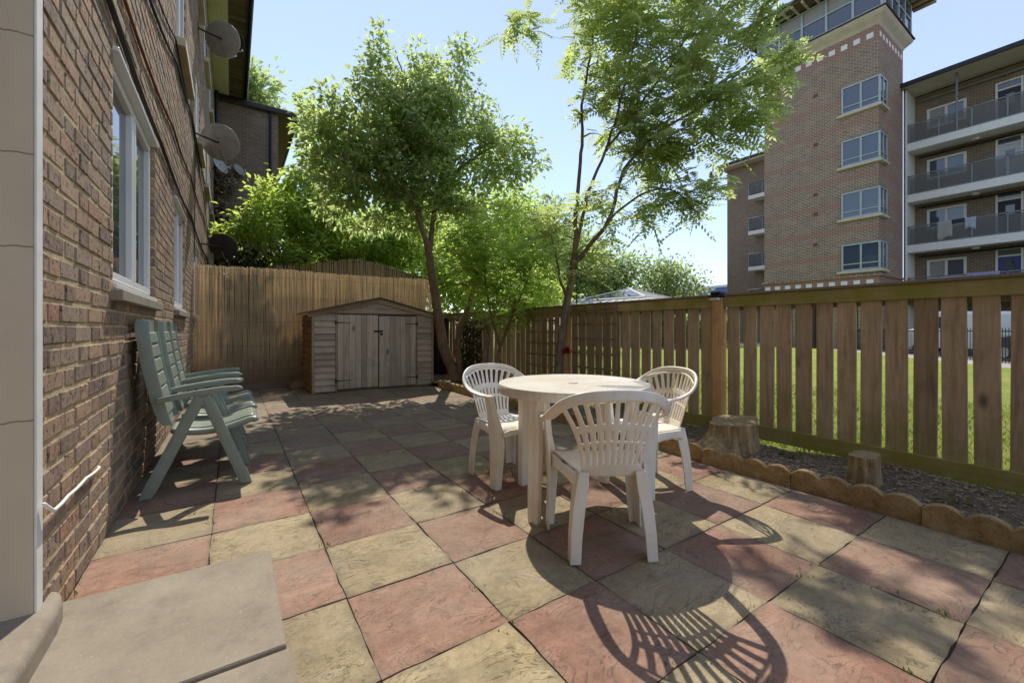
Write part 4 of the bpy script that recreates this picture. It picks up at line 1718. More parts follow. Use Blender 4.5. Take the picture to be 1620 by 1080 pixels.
# corner windows
for (a, b) in wz:
    w = MB()
    x0, y0 = TX - .10, TY0 - .10
    f = .09
    # frame: west side (y0..9.43) and south side (x0..29.85)
    w.cbox(x0, x0 + .10, y0, 9.43, b - f, b, .01)
    w.cbox(x0, x0 + .10, y0, 9.43, a, a + f, .01)
    w.cbox(x0 + .101, 29.85, y0, y0 + .10, b - f, b, .01)
    w.cbox(x0 + .101, 29.85, y0, y0 + .10, a, a + f, .01)
    for y in (y0, y0 + .80, 9.34):
        w.cbox(x0 - .004, x0 + .09, y + .001, y + .09, a + f, b - f, .01)
    for x in (x0 + .50, 29.76):
        w.cbox(x, x + .09, y0 + .002, y0 + .09, a + f, b - f, .01)
    w.cbox(x0 + .002, x0 + .09, y0 + .09, 9.34, a + .34, a + .40, .01)
    w.cbox(x0 + .09, 29.80, y0 + .002, y0 + .09, a + .34, a + .40, .01)
    wo_ = w.build('window', M['aluminium'], tower)
    for (p, q) in ((y0 + .09, y0 + .80), (y0 + .89, 9.34)):
        MB().box(x0 + .05, x0 + .06, p, q, a + .40, b - f).build('pane', M['glass_blue'], wo_)
        MB().box(x0 + .05, x0 + .06, p, q, a + f, a + .34).build('pane', M['glass_blue'], wo_)
    for (p, q) in ((x0 + .09, x0 + .50), (x0 + .59, 29.76)):
        MB().box(p, q, y0 + .05, y0 + .06, a + f, b - f).build('pane', M['glass_blue'], wo_)
    MB().box(29.6, 29.84, TY0 + .2, 9.42, a, b).build('blind', M['curtain'], wo_)
    MB().cbox(TX - .18, 29.95, TY0 - .18, 9.62, a - .14, a - .01, .02).build('sill', M['stone'], wo_)
# flared stone corbel
g = MB()
rings = []
for z, e in ((17.45, .0), (17.60, .08), (17.85, .30), (17.98, .38), (18.06, .38)):
    rings.append([(TX - e, TY0 - e, z), (TX1 + e, TY0 - e, z), (TX1 + e, TY1 + e, z), (TX - e, TY1 + e, z)])
g.loft(rings)
g.build('corbel', M['stone'], tower)
MB().cbox(TX - .46, TX1 + .46, TY0 - .46, TY1 + .46, 18.065, 18.13, .02).build('corbel_edge', M['dark_tile'], tower)
g = MB()
g.box(TX - .22, TX1 + .2, TY0 - .22, TY1 + .2, 18.14, 20.05)
g.build('lantern_core', M['black'], tower)
for k in range(6):
    y = TY0 - .22 + k * (TY1 - TY0 + .44) / 5
    MB().cbox(TX - .34, TX - .20, y - .06, y + .06, 18.14, 20.05, .01).build('glazing_bar', M['aluminium'], tower)
for k in range(5):
    x = TX - .22 + k * (TX1 - TX + .42) / 4
    MB().cbox(x - .06, x + .06, TY0 - .34, TY0 - .20, 18.14, 20.05, .01).build('glazing_bar', M['aluminium'], tower)
for z in (18.16, 19.15, 20.0):
    MB().cbox(TX - .32, TX - .21, TY0 - .3, TY1 + .3, z, z + .09, .01).build('glazing_rail', M['aluminium'], tower)
    MB().cbox(TX - .3, TX1 + .3, TY0 - .32, TY0 - .21, z, z + .09, .01).build('glazing_rail', M['aluminium'], tower)
for k in range(5):
    y = TY0 - .22 + k * (TY1 - TY0 + .44) / 5
    d = (TY1 - TY0 + .44) / 5
    MB().box(TX - .262, TX - .255, y + .07, y + d - .07, 18.26, 19.14).build('pane', M['glass_blue'], tower)
    MB().box(TX - .262, TX - .255, y + .07, y + d - .07, 19.25, 19.99).build('pane', M['curtain'], tower)
for k in range(4):
    x = TX - .22 + k * (TX1 - TX + .42) / 4
    d = (TX1 - TX + .42) / 4
    MB().box(x + .07, x + d - .07, TY0 - .262, TY0 - .255, 18.26, 19.99).build('pane', M['glass_blue'], tower)
# oversailing roof with rafters
MB().box(TX - 1.25, TX1 + 1.2, TY0 - 1.25, TY1 + 1.2, 20.22, 20.30).build('soffit', M['oldwood'], tower)
for k in range(16):
    y = TY0 - 1.1 + k * (TY1 - TY0 + 2.2) / 15
    MB().box(TX - 1.2, TX - .2, y - .05, y + .05, 20.08, 20.215).build('rafter', M['stone'], tower)
for k in range(12):
    x = TX - 1.1 + k * (TX1 - TX + 2.2) / 11
    MB().box(x - .05, x + .05, TY0 - 1.2, TY0 - .2, 20.06, 20.213).build('rafter', M['stone'], tower)
MB().loft([[(TX - e, TY0 - e, z), (TX1 + e, TY0 - e, z), (TX1 + e, TY1 + e, z), (TX - e, TY1 + e, z)] for z, e in ((20.31, 1.35), (20.44, 1.35), (21.9, -1.2))]).build('roof', M['dark_tile'], tower)

# ---- flats with access balconies
flats = thing('balcony_flats', 'brown brick flats with white balcony slabs and grey railings', 'building')
FXW, FXB = 34.5, 33.0
YF0, YF1 = -14.0, 7.62
floors = [2.55, 5.55, 8.50, 11.50]          # underside of each balcony slab
fw = MB()
fholes = []
wy = [(5.47, 7.10), (4.42 - .95, 4.42)]
for b in floors:
    fl = b + .45
    for s in (0, -5.6, -11.2):
        fholes.append((5.47 + s, 7.10 + s, fl + 1.02, fl + 2.2))
        fholes.append((3.42 + s, 4.40 + s, fl + .02, fl + 2.45))
for (a, b, c, d) in split_rects(YF0, YF1 + .1, -.1, 15.1, fholes):
    fw.box(FXW, FXW + 5, a, b, c, d)
fw.build('wall', M['flatbrick'], flats)
for b in floors:
    fl = b + .45
    g = MB()
    g.prism([(FXB, b + .30), (FXB, b + .45), (FXW, b + .45), (FXW, b + .10), (FXB + .25, b), (FXB, b + .02)], 'y', YF0, YF1)
    bal = g.build('balcony', M['white_paint'], flats)
    y = YF1 - .05
    k = 0
    ps = []
    while y > -3.0:
        ps.append(y)
        y -= 1.25 if k % 2 == 0 else 1.27
        k += 1
    for y in ps:
        MB().cbox(FXB + .02, FXB + .09, y - .035, y + .035, fl, fl + 1.10, .008).build('railing_post', M['steel_grey'], bal)
    for a, b2 in zip(ps[:-1], ps[1:]):
        MB().box(FXB + .045, FXB + .06, b2 + .05, a - .05, fl + .08, fl + .98).build('railing_panel', M['railing_panel'], bal)
    MB().cbox(FXB + .02, FXB + .09, -3, YF1, fl + 1.03, fl + 1.10, .01).build('handrail', M['steel_grey'], bal)
    MB().cbox(FXB + .03, FXB + .08, -3, YF1, fl + .03, fl + .08, .01).build('bottom_rail', M['steel_grey'], bal)
    for s in (0, -5.6):
        y0, y1, z0, z1 = 5.47 + s, 7.10 + s, fl + 1.02, fl + 2.2
        f = .12
        g = MB()
        g.cbox(FXW - .05, FXW + .06, y0, y1, z1 - f, z1, .01)
        g.cbox(FXW - .05, FXW + .06, y0, y1, z0, z0 + f, .01)
        for q in (y0, (y0 + y1) / 2 - .06, y1 - f):
            g.cbox(FXW - .05, FXW + .059, q, q + f, z0 + f, z1 - f, .01)
        w = g.build('window', M['white_paint'], flats)
        m_ = (y0 + y1) / 2
        MB().box(FXW + .02, FXW + .03, y0 + f, m_ - .06, z0 + f, z1 - f).build('pane', M['glass_blue'], w)
        MB().box(FXW + .02, FXW + .03, m_ + .06, y1 - f, z0 + f, z1 - f).build('pane', M['curtain'] if b < 3 or b > 11 else M['glass_blue'], w)
        y0, y1 = 3.42 + s, 4.40 + s
        g = MB()
        g.cbox(FXW - .04, FXW + .06, y0, y0 + .09, fl, fl + 2.45, .01)
        g.cbox(FXW - .04, FXW + .06, y1 - .09, y1, fl, fl + 2.45, .01)
        g.cbox(FXW - .04, FXW + .06, y0 + .091, y1 - .091, fl + 2.36, fl + 2.45, .01)
        g.cbox(FXW - .04, FXW + .06, y0 + .091, y1 - .091, fl + 1.98, fl + 2.06, .01)
        d = g.build('door_frame', M['white_paint'], flats)
        MB().box(FXW + .01, FXW + .04, y0 + .09, y1 - .09, fl + .01, fl + 1.97).build('door_leaf', {0: M['door_blue'], 1: M['black'], 2: M['door_pale'], 3: M['black']}[floors.index(b)] if s == 0 else M['black'], d)
        MB().box(FXW + .012, FXW + .02, y0 + .10, y1 - .10, fl + 2.07, fl + 2.35).build('pane', M['glass'], d)
        MB().box(FXW - .002, FXW + .009, y0 + .3, y0 + .62, fl + 1.2, fl + 1.72).build('door_window', M['glass'], d)
MB().cbox(FXB - .10, FXW, YF1 + .01, YF1 + .16, -.1, 15.1, .01).build('end_pier', M['white_paint'], flats)
MB().prism([(FXB - .55, 15.16), (FXW + .02, 15.16), (FXW + .02, 15.22), (FXB - .55, 15.22)], 'y', YF0, YF1 + .2).build('soffit', M['soffit_pale'], flats)
MB().cbox(FXB - .64, FXB - .552, YF0, YF1 + .2, 15.10, 15.36, .02).build('gutter', M['black'], flats)
MB().prism([(FXB - .6, 15.37), (FXB - .6, 15.30), (FXW + 5, 15.30), (FXW + 5, 17.9), (FXW + 4, 18.0)], 'y', YF0, YF1 + .2).build('roof', M['dark_tile'], flats)
MB().tube([(FXB + .06, 5.62, 11.95), (FXB + .06, 5.62, 15.15)], .05, 8).build('support_post', M['steel_grey'], flats)
MB().tube([(FXW - .12, YF1 - .2, 14.75), (FXW - .12, -3, 14.75)], .07, 8).build('service_pipe', M['steel_grey'], flats)
for b in floors[1:]:
    MB().tube([(FXW - .10, YF1 - .2, b - .12), (FXW - .10, -3, b - .12)], .05, 8).build('service_pipe', M['black'], flats)
    MB().lathe([(.14, b - .09), (.16, b - .04), (.16, b + .02), (.02, b + .03)], FXB + .7, 5.0, 14).build('ceiling_lamp', M['white_paint'], flats)
MB().tube([(TX1 + .06, TY0 - .08, -.1), (TX1 + .06, TY0 - .08, 15.2)], .07, 8).build('downpipe', M['black'], flats)


def laundry(label, y, w, h, mat, seed, zt):
    rr = random.Random(seed)
    n = 8
    vs = []
    for j in range(6):
        for i in range(n + 1):
            u = i / n
            dz = -h * j / 5 * (1 + .10 * math.sin(5 * u + seed))
            vs.append((FXB - .005 - .03 * math.sin(9 * u + j * .6) * (j / 5) + .02, y - w * (u - .5) * (1 - .06 * j / 5), zt + dz))
    fs = [(j * (n + 1) + i, j * (n + 1) + i + 1, (j + 1) * (n + 1) + i + 1, (j + 1) * (n + 1) + i) for j in range(5) for i in range(n)]
    o = MB().add(vs, fs).build('laundry', mat, smooth=True)
    mods(o, solid=.012)
    return tag(o, label, 'laundry', 'washing hung over the balcony railing')


laundry('pale grey towel hanging over the second balcony railing', 6.08, .62, 1.0, M['curtain'], 1, 7.12)
laundry('dark cloth folded over the second balcony railing', 5.55, .5, .22, M['black'], 2, 7.13)
laundry('pale blue garment hanging right of the dark cloth', 5.1, .42, .62, M['cloth_blue'], 3, 7.12)
laundry('patterned blanket hanging over the lowest balcony railing', 4.7, 1.3, .5, M['cloth_purple'], 4, 4.12)

# ---- lower wing left of the tower
lw = thing('rear_flats', 'brown brick flats half hidden behind the tower, small balconies', 'building')
MB().box(38, 46, 13.5, 21.2, -.1, 15.6).build('wall', M['flatbrick2'], lw)
MB().box(37.0, 46, 13.5, 21.5, 15.62, 15.74).build('soffit', M['soffit_pale'], lw)
MB().cbox(36.9, 46.2, 13.4, 21.7, 15.75, 15.95, .03).build('eaves', M['dark_tile'], lw)
MB().prism([(36.9, 15.96), (46.2, 15.96), (46, 18), (42, 18)], 'y', 13.4, 21.7).build('roof', M['dark_tile'], lw)
for b in (12.2, 9.15, 6.1, 3.05):
    bal = MB().box(36.9, 38, 13.6, 18.75, b, b + .32).build('balcony', M['white_paint'], lw)
    MB().box(36.92, 36.95, 13.7, 18.7, b + .40, b + 1.35).build('railing_panel', M['railing_panel'], bal)
    MB().box(36.96, 38, 18.66, 18.69, b + .40, b + 1.35).build('railing_panel', M['railing_panel'], bal)
    MB().cbox(36.88, 36.99, 13.6, 18.75, b + 1.36, b + 1.43, .01).build('handrail', M['steel_grey'], bal)
    for y in (18.70, 17.6, 16.5, 15.4):
        MB().cbox(36.9, 36.98, y - .04, y + .04, b + .33, b + 1.36, .01).build('railing_post', M['steel_grey'], bal)

# ---- pavilion roof across the lawn
pv = thing('pavilion', 'low pavilion with grey pyramid roof beyond the fence', 'pavilion', (23.6, 20.3, 0), R(10))
MB().box(-2.9, 2.9, -2.9, 2.9, -.05, 2.55).build('wall', M['flatbrick'], pv)
MB().loft([[(-e, -e, z), (e, -e, z), (e, e, z), (-e, e, z)] for z, e in ((2.62, 4.3), (2.72, 4.3), (3.05, 2.7))]).build('skirt_roof', M['zinc'], pv)
MB().loft([[(-e, -e, z), (e, -e, z), (e, e, z), (-e, e, z)] for z, e in ((3.06, 2.75), (3.10, 2.75), (3.95, .06))]).build('roof', M['slate'], pv)
for s in range(4):
    a = R(45 + 90 * s)
    MB().tube([(2.72 * 1.414 * math.cos(a), 2.72 * 1.414 * math.sin(a), 3.13), (0.08 * math.cos(a), .08 * math.sin(a), 3.97)], .06, 6).build('ridge_cap', M['white_paint'], pv)
for s in range(4):
    for k in range(13):
        u = -4.1 + k * 8.2 / 12
        m = Matrix.Rotation(R(90 * s), 4, 'Z')
        vi = max(-2.65, min(2.65, u * .64))
        MB().tube([m @ Vector((u, -4.3, 2.735)), m @ Vector((vi, -2.72, 3.07))], .03, 4).build('roof_seam', M['zinc'], pv)
for k in range(3):
    for q in range(3):
        # solar panels on the slope that faces the sun and us
        a0, a1 = .14 + q * .20, .32 + q * .20
        w0 = 2.7 * (1 - a0) * .9
        x0 = -w0 + k * 2 * w0 / 3 + .04
        x1 = -w0 + (k + 1) * 2 * w0 / 3 - .04
        z0, z1 = 3.10 + .85 * a0 + .03, 3.10 + .85 * a1 + .03
        y0, y1 = -(2.75 - 2.69 * a0) - .02, -(2.75 - 2.69 * a1) - .02
        sh = .8 if q == 2 else .92
        MB().add([(x0, y0, z0), (x1, y0, z0), (x1 * sh, y1, z1), (x0 * sh, y1, z1), (x0, y0, z0 - .03), (x1, y0, z0 - .03), (x1 * sh, y1, z1 - .03), (x0 * sh, y1, z1 - .03)],
                 [(0, 1, 2, 3), (4, 7, 6, 5), (0, 4, 5, 1), (2, 6, 7, 3), (1, 5, 6, 2), (0, 3, 7, 4)]).build('solar_panel', M['glass_blue'], pv, rot=(0, 0, R(-90)))

lp = thing('lamp_post', 'slim black lamp post beyond the fence', 'lamp post', (17.07, 18.67, 0))
MB().tube([(0, 0, 0), (0, 0, 1.2), (0, 0, 4.35)], [.07, .05, .04], 10).build('pole', M['black'], lp)
MB().cbox(-.09, .35, -.09, .09, 4.34, 4.42, .02).build('lamp_head', M['black'], lp)

fo = thing('office_block', 'distant blue glass office block on the skyline', 'building', (98, 57, 0))
MB().box(-6, 14, -9, 12, 0, 11.0).build('body', M['office_blue'], fo)
for k in range(4):
    MB().box(-6.2, 14.2, -9.2, 12.2, 2.5 * k + 3.0, 2.5 * k + 3.5).build('floor_band', M['white_paint'], fo)

# ---- iron railing along the path, cars behind
rl = thing('iron_railing', 'black iron railing between the lawn and the parked cars', 'railing')
A, B = Vector((17.2, -.8, 0)), Vector((28.6, 9.45, 0))
nb_ = 130
for k in range(nb_ + 1):
    p = A.lerp(B, k / nb_)
    MB().box(p.x - .009, p.x + .009, p.y - .009, p.y + .009, 0, 1.15).build('bar', M['iron'], rl) if k < 115 else None
ang = math.atan2(B.y - A.y, B.x - A.x)
ln = (B - A).length
for z in (.12, 1.02):
    MB().box(0, ln, -.02, .02, z, z + .045, m=Matrix.Translation(A) @ Matrix.Rotation(ang, 4, 'Z')).build('rail', M['iron'], rl)


def car(label, x, y, rz, paint, van=False):
    t = thing('parked_car', label, 'car', (x, y, -.05), rz, 'cars parked beyond the lawn')
    Lc, Wd = (4.6, .90) if van else (4.2, .86)
    if van:
        side = [(-2.3, .32), (-2.3, 1.0), (-2.2, 1.85), (.9, 1.95), (1.35, 1.25), (2.1, 1.05), (2.3, .8), (2.3, .32)]
    else:
        side = [(-2.1, .30), (-2.1, .80), (-1.95, .98), (-1.0, 1.02), (1.0, .98), (1.85, .84), (2.08, .68), (2.1, .30)]
    rings = []
    for yy, s in ((-Wd, .93), (-Wd + .06, 1.0), (Wd - .06, 1.0), (Wd, .93)):
        rings.append([(a * (1 if abs(yy) < Wd else .985), yy, .30 + (z - .30) * s) for a, z in side])
    o = MB().loft(rings).build('body', paint, t)
    mods(o, bevel=.03)
    if not van:
        cab = [(-1.75, .98), (-1.25, 1.42), (-.2, 1.48), (.45, 1.40), (1.10, .98)]
        rings = [[(a, yy, z if z < 1 else z * s) for a, z in cab] for yy, s in ((-Wd + .16, .985), (-Wd + .24, 1.0), (Wd - .24, 1.0), (Wd - .16, .985))]
        MB().loft(rings).build('roof', paint, t)
        for yy in (-Wd + .150, Wd - .150):
            for poly in ([(-1.5, 1.02), (-1.15, 1.36), (-.35, 1.41), (-.35, 1.02)], [(-.27, 1.02), (-.27, 1.41), (.38, 1.34), (.85, 1.02)]):
                MB().prism(poly, 'y', yy - .006, yy + .006).build('side_window', M['glass'], t)
        for sgn, pts in ((1, [(1.10, .995), (.47, 1.395)]), (-1, [(-1.76, .995), (-1.27, 1.41)])):
            (xa, za), (xb, zb) = pts
            o_ = .012 * sgn
            MB().add([(xa + o_, -.60, za), (xa + o_, .60, za), (xb + o_, .56, zb), (xb + o_, -.56, zb)], [(0, 1, 2, 3)]).build('windscreen', M['glass'], t)
    else:
        for yy in (-Wd - .004, Wd + .004):
            MB().prism([(.2, 1.2), (.2, 1.7), (.85, 1.7), (1.2, 1.2)], 'y', yy - .006, yy + .006).build('side_window', M['glass'], t)
    for wx in (-1.30, 1.32):
        for sgn in (-1, 1):
            yy = sgn * (Wd - .08)
            wl = MB().tube([(wx, yy - .10, .31), (wx, yy + .10, .31)], .31, 20).build('wheel', M['black'], t)
            MB().tube([(wx, yy + sgn * .095, .31), (wx, yy + sgn * .112, .31)], .19, 14).build('hub_cap', M['steel_grey'], wl)
    for sgn in (-1, 1):
        MB().cbox(2.04, 2.12, sgn * .62 - .14, sgn * .62 + .14, .62, .76, .02).build('headlight', M['white_paint'], t)
        MB().cbox(-2.12, -2.06, sgn * .66 - .10, sgn * .66 + .10, .68, .84, .02).build('tail_light', M['red_cable'], t)
    return t


car('silver parked car nearest the lawn, seen between the fence boards', 20.0, -.3, R(50), M['silver'])
car('white parked van farther along behind the fence boards', 26.9, 4.2, R(90), M['carwhite'], True)
car('dark parked car between the van and the silver car', 23.2, 1.2, R(48), M['car_dark'])

# ================================================================== VEGETATION
def leaf_mesh(name, P, D, N, Ln, Wd, tone, mat, fold=.25, hexa=True):
    """P base points, D directions, N normals; one folded blade per row"""
    n = len(P)
    S = np.cross(D, N)
    S /= np.linalg.norm(S, axis=1, keepdims=True) + 1e-9
    U = np.cross(S, D)
    Ln = Ln[:, None]
    Wd = Wd[:, None]
    if hexa:
        v = np.stack([P,
                      P + D * Ln * .32 + S * Wd * .5 + U * Wd * fold,
                      P + D * Ln * .70 + S * Wd * .38 + U * Wd * fold * .6 - U * Ln * .05,
                      P + D * Ln - U * Ln * .14,
                      P + D * Ln * .70 - S * Wd * .38 + U * Wd * fold * .6 - U * Ln * .05,
                      P + D * Ln * .32 - S * Wd * .5 + U * Wd * fold], axis=1).reshape(-1, 3)
        base = np.arange(n)[:, None] * 6
        f = np.concatenate([base + np.array([[0, 1, 2, 3]]), base + np.array([[0, 3, 4, 5]])], axis=1).reshape(-1, 4)
        per = 4
        nf = 2 * n
    else:
        v = np.stack([P, P + D * Ln * .45 + S * Wd * .5 + U * Wd * fold, P + D * Ln, P + D * Ln * .45 - S * Wd * .5 + U * Wd * fold], axis=1).reshape(-1, 3)
        base = np.arange(n)[:, None] * 4
        f = np.concatenate([base + np.array([[0, 1, 2]]), base + np.array([[0, 2, 3]])], axis=1).reshape(-1, 3)
        per = 3
        nf = 2 * n
    me = bpy.data.meshes.new(name)
    me.vertices.add(len(v))
    me.vertices.foreach_set('co', v.astype(np.float32).ravel())
    me.loops.add(nf * per)
    me.loops.foreach_set('vertex_index', f.astype(np.int32).ravel())
    me.polygons.add(nf)
    me.polygons.foreach_set('loop_start', (np.arange(nf) * per).astype(np.int32))
    at = me.attributes.new('tone', 'FLOAT', 'FACE')
    at.data.foreach_set('value', np.repeat(tone, 2).astype(np.float32))
    me.materials.append(mat)
    me.update(calc_edges=True)
    me.validate()
    return me


def unit(a):
    return a / (np.linalg.norm(a, axis=-1, keepdims=True) + 1e-9)


HXY = np.array([.832, -.555])     # the crowns' long and short axes in plan
DXY = np.array([.555, .832])


def sample_blobs(rs, blobs, n):
    vol = np.array([b[1] * b[2] * b[3] * (b[4] if len(b) > 4 else 1) for b in blobs])
    idx = rs.choice(len(blobs), n, p=vol / vol.sum())
    out = []
    for i in idx:
        c, rx, rd, rz = blobs[i][:4]
        p = unit(rs.normal(size=3)) * rs.random() ** .42
        q = np.array(c, float)
        q[:2] += HXY * p[0] * rx + DXY * p[1] * rd
        q[2] += p[2] * rz
        out.append(q)
    return np.array(out)


def smooth_path(pts, step=.12):
    P = [np.array(p, float) for p in pts]
    out = []
    for i in range(len(P) - 1):
        p0 = P[max(i - 1, 0)]
        p1, p2 = P[i], P[i + 1]
        p3 = P[min(i + 2, len(P) - 1)]
        n = max(2, int(np.linalg.norm(p2 - p1) / step))
        for k in range(n):
            t = k / n
            out.append(.5 * ((2 * p1) + (-p0 + p2) * t + (2 * p0 - 5 * p1 + 4 * p2 - p3) * t * t + (-p0 + 3 * p1 - 3 * p2 + p3) * t ** 3))
    out.append(P[-1])
    return out


def grow(seed, mains, blobs, ntw, twig_r=.012, tip_r=.003, upw=.35, step=.14, wob=.05, sides=5):
    """trunk and limbs along 'mains', then twigs that reach points spread through the crown"""
    rs = np.random.RandomState(seed)
    g = MB()
    nodes = []
    rad = []
    for pts, r0, r1 in mains:
        sp = smooth_path(pts)
        n = len(sp)
        rr_ = [r0 + (r1 - r0) * (k / (n - 1)) ** .8 for k in range(n)]
        sp = [p + rs.normal(size=3) * .006 for p in sp]
        g.tube(sp, rr_, 10)
        for p, r in zip(sp, rr_):
            nodes.append(p)
            rad.append(r)
    NP = np.zeros((60000, 3))
    NR = np.zeros(60000)
    m = len(nodes)
    NP[:m] = nodes
    NR[:m] = rad
    zmin = min(b[0][2] - b[3] for b in blobs)
    T = sample_blobs(rs, blobs, ntw)
    dd = np.array([np.min(np.linalg.norm(NP[:m] - t, axis=1)) for t in T])
    twigs = []
    for i in np.argsort(dd):
        t = T[i]
        d = np.linalg.norm(NP[:m] - t, axis=1)
        pen = np.maximum(0, NP[:m, 2] - t[2] + .05) * .9 + np.maximum(0, zmin - .3 - NP[:m, 2]) * 2
        j = int(np.argmin(d + pen))
        a = NP[j].copy()
        ln = np.linalg.norm(t - a)
        if ln < .06:
            continue
        k = max(2, int(ln / step))
        mid = a + (t - a) * .45 + np.array([0, 0, upw * ln * .35]) + rs.normal(size=3) * wob * ln
        r0 = min(NR[j] * .65, twig_r + .012 * ln)
        path = []
        rads = []
        for q in range(k + 1):
            u = q / k
            p = (1 - u) ** 2 * a + 2 * u * (1 - u) * mid + u * u * t + (rs.normal(size=3) * .012 if 0 < q < k else 0)
            path.append(p)
            rads.append(r0 + (tip_r - r0) * u)
        g.tube(path, rads, sides if r0 > .006 else 4, False)
        for p, r in zip(path[1:], rads[1:]):
            if m < 59990:
                NP[m] = p
                NR[m] = r
                m += 1
        twigs.append((np.array(path), ln))
    return g, twigs, rs


def simple_leaves(rs, twigs, per, spread, lmin, lmax, droop=.25, ratio=.5, span=.55):
    P, D, N, T = [], [], [], []
    for path, ln in twigs:
        n = len(path)
        end = path[-1]
        dirv = unit(path[-1] - path[max(0, n - 3)])
        tone0 = rs.uniform(.2, .8)
        for k in range(rs.poisson(per)):
            u = 1 - rs.random() * span if ln > .35 else rs.random()
            f = u * (n - 1)
            i = min(int(f), n - 2)
            p = path[i] + (path[i + 1] - path[i]) * (f - i)
            off = rs.normal(size=3)
            p = p + off * spread * np.array([1, 1, .8])
            dv = unit(dirv * .6 + unit(off) * 1.0 + np.array([0, 0, -droop]))
            P.append(p)
            D.append(dv)
            N.append(unit(rs.normal(size=3) * .75 + np.array([0, 0, 1.0])))
            T.append(np.clip(tone0 + rs.normal() * .2, 0, 1))
    P, D, N, T = map(np.array, (P, D, N, T))
    Ln = rs.uniform(lmin, lmax, len(P))
    return P, D, N, Ln, Ln * ratio * rs.uniform(.85, 1.15, len(P)), T


def pinnate(rs, twigs, per, spread, length, pairs, lf, lw, droop=.35, span=.6):
    """compound leaves: a drooping stalk with paired leaflets"""
    P, D, N, L_, W_, T = [], [], [], [], [], []
    for path, ln in twigs:
        n = len(path)
        dirv = unit(path[-1] - path[max(0, n - 3)])
        tone0 = rs.uniform(.2, .8)
        for k in range(rs.poisson(per)):
            u = 1 - rs.random() * span if ln > .3 else rs.random()
            f = u * (n - 1)
            i = min(int(f), n - 2)
            p = path[i] + (path[i + 1] - path[i]) * (f - i) + rs.normal(size=3) * spread
            off = unit(rs.normal(size=3) * np.array([1, 1, .5]))
            d = unit(dirv * .45 + off + np.array([0, 0, .05]))
            up = unit(np.array([0, 0, 1.0]) + rs.normal(size=3) * .35)
            s = unit(np.cross(d, up))
            le = length * rs.uniform(.75, 1.2)
            tn = np.clip(tone0 + rs.normal() * .18, 0, 1)
            for q in range(pairs):
                uu = .22 + .74 * q / (pairs - 1)
                c = p + d * le * uu + np.array([0, 0, -droop * le * uu * uu])
                sz = lf * (1 - .35 * abs(uu - .55) / .45) * rs.uniform(.88, 1.1)
                for sg in (-1, 1):
                    P.append(c)
                    D.append(unit(s * sg + d * .55 + np.array([0, 0, -.18 - droop * uu * .4])))
                    N.append(unit(up + rs.normal(size=3) * .15))
                    L_.append(sz)
                    W_.append(lw)
                    T.append(tn)
            c = p + d * le + np.array([0, 0, -droop * le])
            P.append(c)
            D.append(unit(d + np.array([0, 0, -droop])))
            N.append(up)
            L_.append(lf * .9)
            W_.append(lw)
            T.append(tn)
    return [np.array(a) for a in (P, D, N, L_, W_, T)]


def tree(name, label, cat, base, wood, barkmat, leaves, leafmat, group=None, hexa=True, fold=.25):
    t = thing(name, label, cat, (0, 0, 0), group=group)
    wood.build('trunk', barkmat, t, smooth=True, fixn=False)
    P, D, N, Ln, Wd, T = leaves
    link('crown', leaf_mesh('crown', P, D, N, Ln, Wd, T, leafmat, fold, hexa), t)
    return t


# ---- plum tree by the shed
mains = [([(3.80, 7.70, 0.0), (3.72, 7.74, .30), (3.54, 7.80, .8), (3.42, 7.82, 1.5), (3.32, 7.84, 2.13), (3.27, 7.88, 2.61)], .125, .075),
         ([(3.27, 7.88, 2.58), (3.09, 7.9, 3.22), (2.93, 7.9, 3.61), (2.72, 7.92, 3.85), (2.45, 7.98, 4.07), (2.16, 8.06, 4.19)], .066, .026),
         ([(2.95, 7.9, 3.58), (2.94, 8.01, 4.33), (2.96, 8.13, 5.07), (2.91, 8.28, 6.11), (2.75, 8.39, 6.75)], .046, .010),
         ([(3.27, 7.88, 2.58), (3.37, 7.95, 3.23), (3.46, 7.97, 3.59), (3.69, 7.87, 4.1), (4.04, 7.76, 4.55), (4.5, 7.58, 4.9)], .062, .022),
         ([(3.70, 7.86, 4.10), (3.69, 7.99, 4.85), (3.8, 8.04, 5.82), (4.1, 7.96, 6.82)], .036, .008),
         ([(3.80, 7.70, .08), (3.84, 7.66, .30), (3.76, 7.60, .62), (3.78, 7.55, 1.12), (3.90, 7.40, 1.55), (3.95, 7.27, 1.98)], .075, .045)]
blobs = [((2.39, 8.26, 5.2), 1.11, .9, 1.05), ((3.48, 8.02, 6.1), .85, .8, .75), ((3.89, 7.98, 5.36), 1.06, .9, .93), ((4.77, 7.39, 4.7), .86, .7, .75), ((2.84, 8.08, 4.5), 1.38, 1.0, .75),
         ((1.93, 8.33, 4.13), .96, .8, .72), ((2.42, 8.36, 6.5), .34, .35, .75, 1.3), ((4.06, 7.87, 6.82), .28, .3, .6, 1.3), ((1.55, 8.7, 5.15), .61, .6, .73), ((3.59, 7.95, 3.84), 1.17, .9, .60), ((2.4, 8.5, 3.52), 1.14, .8, .60), ((3.2, 8.1, 5.3), 1.0, .9, .9)]
g, tw, rs = grow(5, mains, blobs, 1250)
tree('plum_tree', 'tall leafy plum tree beside the shed with forked trunk', 'tree', None, g, M['bark'], simple_leaves(rs, tw, 19, .085, .085, .14), M['leaf_plum'])

